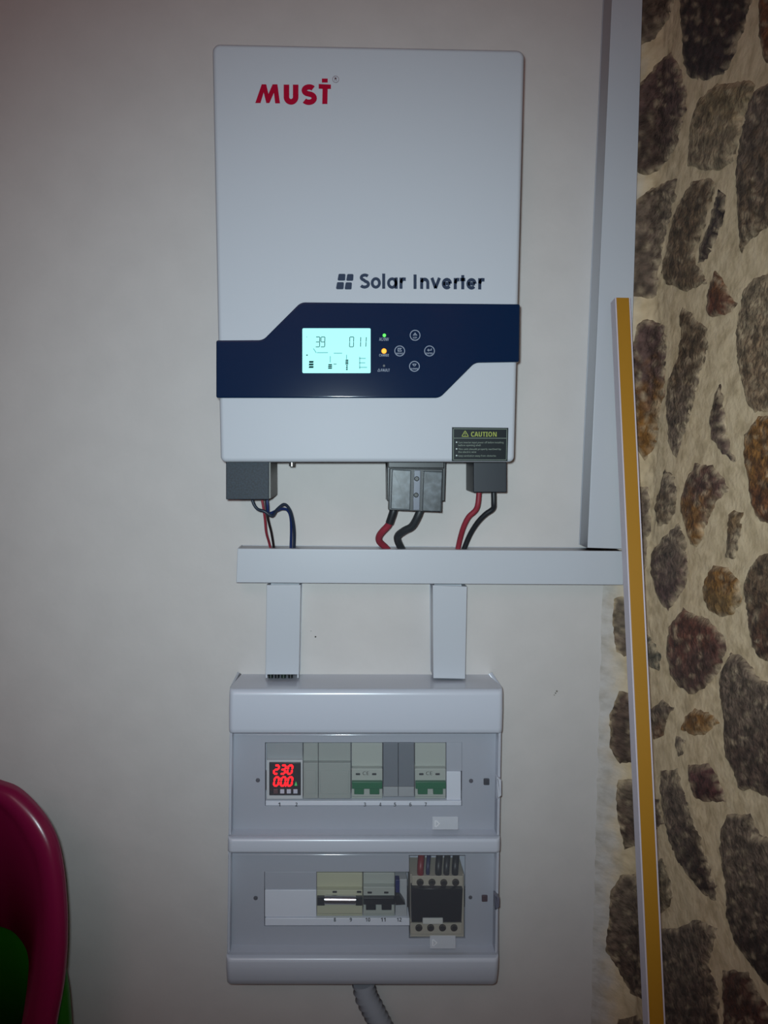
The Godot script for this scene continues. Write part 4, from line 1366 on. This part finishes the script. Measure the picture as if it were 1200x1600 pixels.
	var wires := [[657.0, Color(0.45, 0.03, 0.05), 5.6, "red wire in the top of the black relay"], [668.5, Color(0.10, 0.12, 0.28), 3.4, "dark blue wire in the top of the black relay"], [685.0, Color(0.07, 0.075, 0.08), 5.5, "left black wire in the top of the relay"], [697.5, Color(0.11, 0.12, 0.12), 5.0, "middle black wire in the top of the relay"], [711.0, Color(0.07, 0.075, 0.08), 5.5, "right black wire in the top of the relay"]]
	for q in wires:
		mb = MB.new()
		mb.tube(smooth([P(q[0], 1369, 0.05), P(q[0], 1356, 0.05), P(q[0] + 1, 1341, 0.043), P(q[0] + 2, 1326, 0.03)], 4), same(q[2] * 0.00072, 13), 12)
		solo("relay_wire", mb, mat(q[1], 0.45), q[3], "wire", P(q[0], 1369, 0.05), "wires into the relay")

# ---------------------------------------------------------------- cables
func cable(called: String, pts: Array, r: float, m: Material, label: String, group: String) -> Node3D:
	var mb := MB.new()
	var path := smooth(pts, 8)
	mb.tube(path, same(r, path.size()), 14)
	return solo(called, mb, m, label, "cable", pts[-1], group)

func cables() -> void:
	var red := mat(Color(0.56, 0.16, 0.22), 0.55)
	var black := mat(Color(0.12, 0.13, 0.15), 0.45)
	var slate := mat(Color(0.13, 0.17, 0.24), 0.42)
	var blue := mat(Color(0.08, 0.16, 0.36), 0.42)
	var thin := "thin wires under the left terminal cover"
	cable("cable", [P(407, 770, 0.05), P(411, 790, 0.05), P(414, 812, 0.045), P(416, 832, 0.035), P(421, 850, 0.02), P(424, 866, 0.016)], 0.0014, red, "thin red wire under the left terminal cover", thin)
	cable("cable", [P(414, 770, 0.046), P(416, 790, 0.046), P(419, 812, 0.043), P(424, 832, 0.034), P(427, 850, 0.021), P(429, 866, 0.018)], 0.0014, mat(Color(0.10, 0.06, 0.07), 0.45), "thin black wire under the left terminal cover", thin)
	cable("cable", [P(393.5, 770, 0.055), P(395, 784, 0.056), P(402, 795, 0.057), P(413, 799, 0.058), P(425, 806, 0.056), P(432, 797, 0.05), P(444, 788, 0.044), P(453, 797, 0.04), P(458, 815, 0.034), P(460, 835, 0.026), P(459, 866, 0.017)], 0.0017, slate, "looping dark slate wire under the left terminal cover", thin)
	cable("cable", [P(417, 770, 0.056), P(418, 790, 0.056), P(420, 802, 0.052), P(432, 798, 0.046), P(440, 795, 0.042), P(449, 797, 0.038), P(454, 808, 0.034), P(455, 830, 0.027), P(454, 866, 0.02)], 0.0016, blue, "looping blue wire under the left terminal cover", thin)
	var o := cable("cable", [P(617, 790, 0.05), P(612, 806, 0.05), P(607, 820, 0.046), P(598, 830, 0.042), P(592.5, 838, 0.036), P(593, 846, 0.03), P(602, 855, 0.022), P(612, 866, 0.016)], 0.0040, red, "thick red battery cable with a black sleeve at its top", "thick battery cables under the terminal block")
	var mb := MB.new()
	mb.tube(smooth([P(617.5, 788, 0.05), P(614, 801, 0.0502), P(608.5, 817.5, 0.0475)], 6), same(0.0047, 13), 14)
	part("sleeve", mb, black, o, "black heat-shrunk sleeve")
	cable("cable", [P(659, 790, 0.055), P(653, 806, 0.055), P(644, 822, 0.050), P(632, 829, 0.045), P(622, 837, 0.038), P(622, 846, 0.03), P(629, 860, 0.02), P(632, 868, 0.016)], 0.0044, mat(Color(0.16, 0.175, 0.19), 0.5), "thick black battery cable next to the sleeved red one", "thick battery cables under the terminal block")
	cable("cable", [P(749, 760, 0.045), P(747, 785, 0.045), P(743, 797, 0.042), P(732, 808, 0.038), P(724, 824, 0.032), P(718, 845, 0.022), P(714, 866, 0.016)], 0.0031, red, "medium red cable under the right terminal cover", "pair of cables under the right terminal cover")
	cable("cable", [P(771, 760, 0.045), P(771.5, 785, 0.045), P(770, 795, 0.042), P(758, 804, 0.038), P(745, 818, 0.032), P(733, 838, 0.024), P(722, 866, 0.016)], 0.0031, black, "medium black cable under the right terminal cover", "pair of cables under the right terminal cover")

func conduit() -> void:
	var pts := smooth([P(568, 1535, 0.036), P(572, 1556, 0.037), P(584, 1580, 0.038), P(600, 1612, 0.039), P(622, 1660, 0.04), P(640, 1760, 0.04), P(645, 1900, 0.04), P(645, 2300, 0.04)], 40)
	var path := PackedVector3Array()
	var len := 0.0
	var rad := PackedFloat32Array()
	for i in pts.size():
		if i:
			len += pts[i].distance_to(pts[i - 1])
		if pts[i].y < 0.002:
			break
		path.append(pts[i])
		rad.append(0.0128 + 0.0014 * sin(len * TAU / 0.0078))
	var mb := MB.new()
	mb.tube(path, rad, 24)
	solo("conduit", mb, mat(Color(0.60, 0.61, 0.645), 0.5), "grey corrugated conduit leaving the bottom of the breaker box", "conduit", path[-1])

func strip() -> void:
	# leans back against the trunking, its foot on the floor nearer the room
	var a := P(973, 465, 0.058)
	var d := ray(1026.5, 1600)
	var b := cam_at + d * ((a.x - cam_at.x) / d.x)
	var dir := (b - a).normalized()
	var foot := a + dir * ((0.002 - a.y) / dir.y)
	var t := thing("board_strip", "long narrow yellow board strip with white edges leaning in the corner", "board", foot)
	var ln := a.distance_to(foot)
	var yaxis := -dir
	var zaxis := Vector3(0, 0, 1)
	zaxis = (zaxis - yaxis * zaxis.dot(yaxis)).normalized()
	var xaxis := yaxis.cross(zaxis)
	var xf := Transform3D(Basis(xaxis, yaxis, zaxis), foot)
	var box := func(mb: MB, x0: float, x1: float, z0: float, z1: float, top: float) -> void:
		mb.prism(rounded(PackedVector2Array([Vector2(x0, 0), Vector2(x1, 0), Vector2(x1, top), Vector2(x0, top)]), [0.0004], 2), z0, z1, 0.0004, xf)
	var mb := MB.new()
	box.call(mb, -0.0072, 0.0072, -0.014, 0.0, ln)
	part("yellow_edge", mb, mat(Color(0.66, 0.46, 0.09), 0.5), t, "yellow face of the strip")
	for s in [-1.0, 1.0]:
		mb = MB.new()
		box.call(mb, -0.0088 if s < 0 else 0.0072, -0.0072 if s < 0 else 0.0088, -0.0145, 0.0001, ln)
		part("white_facing", mb, mat(Color(0.80, 0.76, 0.80), 0.35), t, "white facing along the edge")

# ---------------------------------------------------------------- chairs
func chairs() -> void:
	var pink := mat(Color(0.47, 0.06, 0.23), 0.26)
	var green := mat(Color(0.09, 0.36, 0.03), 0.35)
	var zc := 0.13
	var c := chair("plastic_chair", pink, zc, "magenta plastic chair stacked on the green chair", Vector3.ZERO)
	tag(c, "magenta plastic chair with a rounded slotted back, on top of the stack", "chair")
	var g := chair("plastic_chair", green, zc, "", Vector3(-0.012, -0.15, -0.036))
	tag(g, "green plastic chair stacked beneath the magenta chair", "chair")

func bend(p: Vector2, mid_x: float, z: float) -> float:
	# the back leans away from the sitter and curves a little round him
	var dx := p.x - Q(mid_x, 1300, z).x
	return dx * dx * 0.5 + (0.86 - p.y) * 0.10

func loop_of(right: Array, mid_x: float, z: float) -> Array:
	# right half of an outline (from top centre to bottom centre, pixels), mirrored
	var h := PackedVector2Array()
	for p in right:
		var zz := z
		var at := Vector2.ZERO
		for k in 6:
			at = Q(p.x, p.y, zz)
			zz = z + bend(at, mid_x, z)
		h.append(at)
	var mx := Q(mid_x, 1300, z).x
	var fine := PackedVector2Array()
	for i in h.size() - 1:
		for s in 6:
			fine.append(h[i].cubic_interpolate(h[i + 1], h[max(i - 1, 0)] if i > 0 else Vector2(2 * mx - h[1].x, h[1].y), h[min(i + 2, h.size() - 1)], s / 6.0))
	fine.append(h[-1])
	var r := []
	for p in fine:
		r.append(p)
	for i in range(fine.size() - 2, 0, -1):
		r.append(Vector2(2 * mx - fine[i].x, fine[i].y))
	return r

func chair(called: String, m: Material, zc: float, label: String, shift: Vector3) -> Node3D:
	var mid := -150.0
	var V := func(a: Array) -> Array:
		var r := []
		for k in range(0, a.size(), 2):
			r.append(Vector2(a[k], a[k + 1]))
		return r
	var outer: Array = V.call([-150, 1203, -80, 1206, -30, 1214, 0, 1223, 25, 1233, 50, 1255, 72, 1283, 88, 1317, 97, 1360, 101, 1400, 103, 1440, 102, 1490, 97, 1545, 87, 1600, 75, 1680, 66, 1780, 20, 1790, -150, 1790])
	var crest: Array = V.call([-150, 1216, -80, 1219, -30, 1227, -4, 1236, 18, 1247, 40, 1268, 60, 1296, 75, 1328, 84, 1366, 89, 1402, 91, 1440, 90, 1490, 85, 1545, 75, 1600, 63, 1680, 54, 1768, 14, 1776, -150, 1776])
	var rim: Array = V.call([-150, 1234, -80, 1237, -30, 1244, -8, 1250, 8, 1261, 26, 1281, 43, 1308, 57, 1338, 65, 1374, 68, 1406, 69, 1440, 66, 1490, 60, 1545, 50, 1600, 40, 1680, 32, 1748, 4, 1756, -150, 1756])
	var panel: Array = V.call([-150, 1246, -82, 1249, -34, 1255, -14, 1262, 0, 1273, 15, 1292, 31, 1318, 44, 1347, 52, 1380, 56, 1410, 57, 1442, 54, 1490, 49, 1545, 40, 1600, 30, 1680, 22, 1738, 0, 1744, -150, 1744])
	var hole: Array = V.call([-150, 1436, -80, 1439, -30, 1446, -5, 1453, 10, 1458, 20, 1465, 28, 1474, 34, 1483, 38, 1492, 40, 1501, 41, 1512, 40, 1530, 37, 1560, 31, 1600, 20, 1660, 10, 1700, -10, 1706, -150, 1706])
	var spec := [[outer, -0.006], [outer, 0.004], [crest, 0.010], [rim, 0.004], [panel, -0.004], [hole, -0.006], [hole, -0.010], [panel, -0.009], [outer, -0.006]]
	var loops := []
	for s in spec:
		loops.append([loop_of(s[0], mid, zc), s[1]])
	var base := Vector3(Q(mid, 1300, zc).x, 0.15 + shift.y, zc + 0.2) + Vector3(shift.x, 0, shift.z)
	var t := thing(called, label, "chair", base)
	var mb := MB.new()
	var rows := []
	for l in loops:
		var row := []
		for p in l[0]:
			row.append(Vector3(p.x, p.y, zc + l[1] + bend(p, mid, zc)) + shift)
		rows.append(row)
	var k: int = rows[0].size()
	var nn := []
	for j in rows.size():
		var row := []
		for i in k:
			var du: Vector3 = rows[j][(i + 1) % k] - rows[j][(i - 1 + k) % k]
			var a: Vector3 = rows[j][i] - rows[max(j - 1, 0)][i]
			var b: Vector3 = rows[min(j + 1, rows.size() - 1)][i] - rows[j][i]
			var dv := a.normalized() + b.normalized()
			row.append(dv.cross(du).normalized())
		nn.append(row)
	# turn the normals outwards, judged on the crest, which faces the room
	var sgn := 1.0
	if nn[2][8].z < 0.0:
		sgn = -1.0
	for j in rows.size() - 1:
		for i in k:
			var e := (i + 1) % k
			mb.quad(rows[j][i], rows[j][e], rows[j + 1][e], rows[j + 1][i], nn[j][i] * sgn, nn[j][e] * sgn, nn[j + 1][e] * sgn, nn[j + 1][i] * sgn)
	part("backrest", mb, m, t)
	# seat and legs, below the picture
	var cx := base.x
	var sy := 0.58 + shift.y
	mb = MB.new()
	var xf := Transform3D(Basis(Vector3.RIGHT, -PI / 2.0), Vector3(cx, sy, zc + shift.z + 0.25))
	mb.prism(rounded(PackedVector2Array([Vector2(-0.14, -0.21), Vector2(0.14, -0.21), Vector2(0.135, 0.225), Vector2(-0.135, 0.225)]), [0.06], 8), -0.03, 0.0, 0.012, xf)
	part("seat", mb, m, t)
	for sx in [-1.0, 1.0]:
		for sz in [0.0, 1.0]:
			mb = MB.new()
			var sz0: float = zc + shift.z + 0.09 + sz * 0.33
			var top := Vector3(cx + sx * 0.125, sy - 0.015, sz0)
			var knee := Vector3(cx + sx * 0.168, sy - 0.045, sz0 + (sz - 0.5) * 0.01)
			var low := Vector3(cx + sx * 0.176, sy - 0.43, sz0 + sz * 0.035)
			mb.tube(PackedVector3Array([top, top.lerp(knee, 0.6) + Vector3(0, 0.006, 0), knee, knee.lerp(low, 0.5), low]), PackedFloat32Array([0.012, 0.012, 0.012, 0.012, 0.011]), 12)
			part("leg", mb, m, t)
	return t
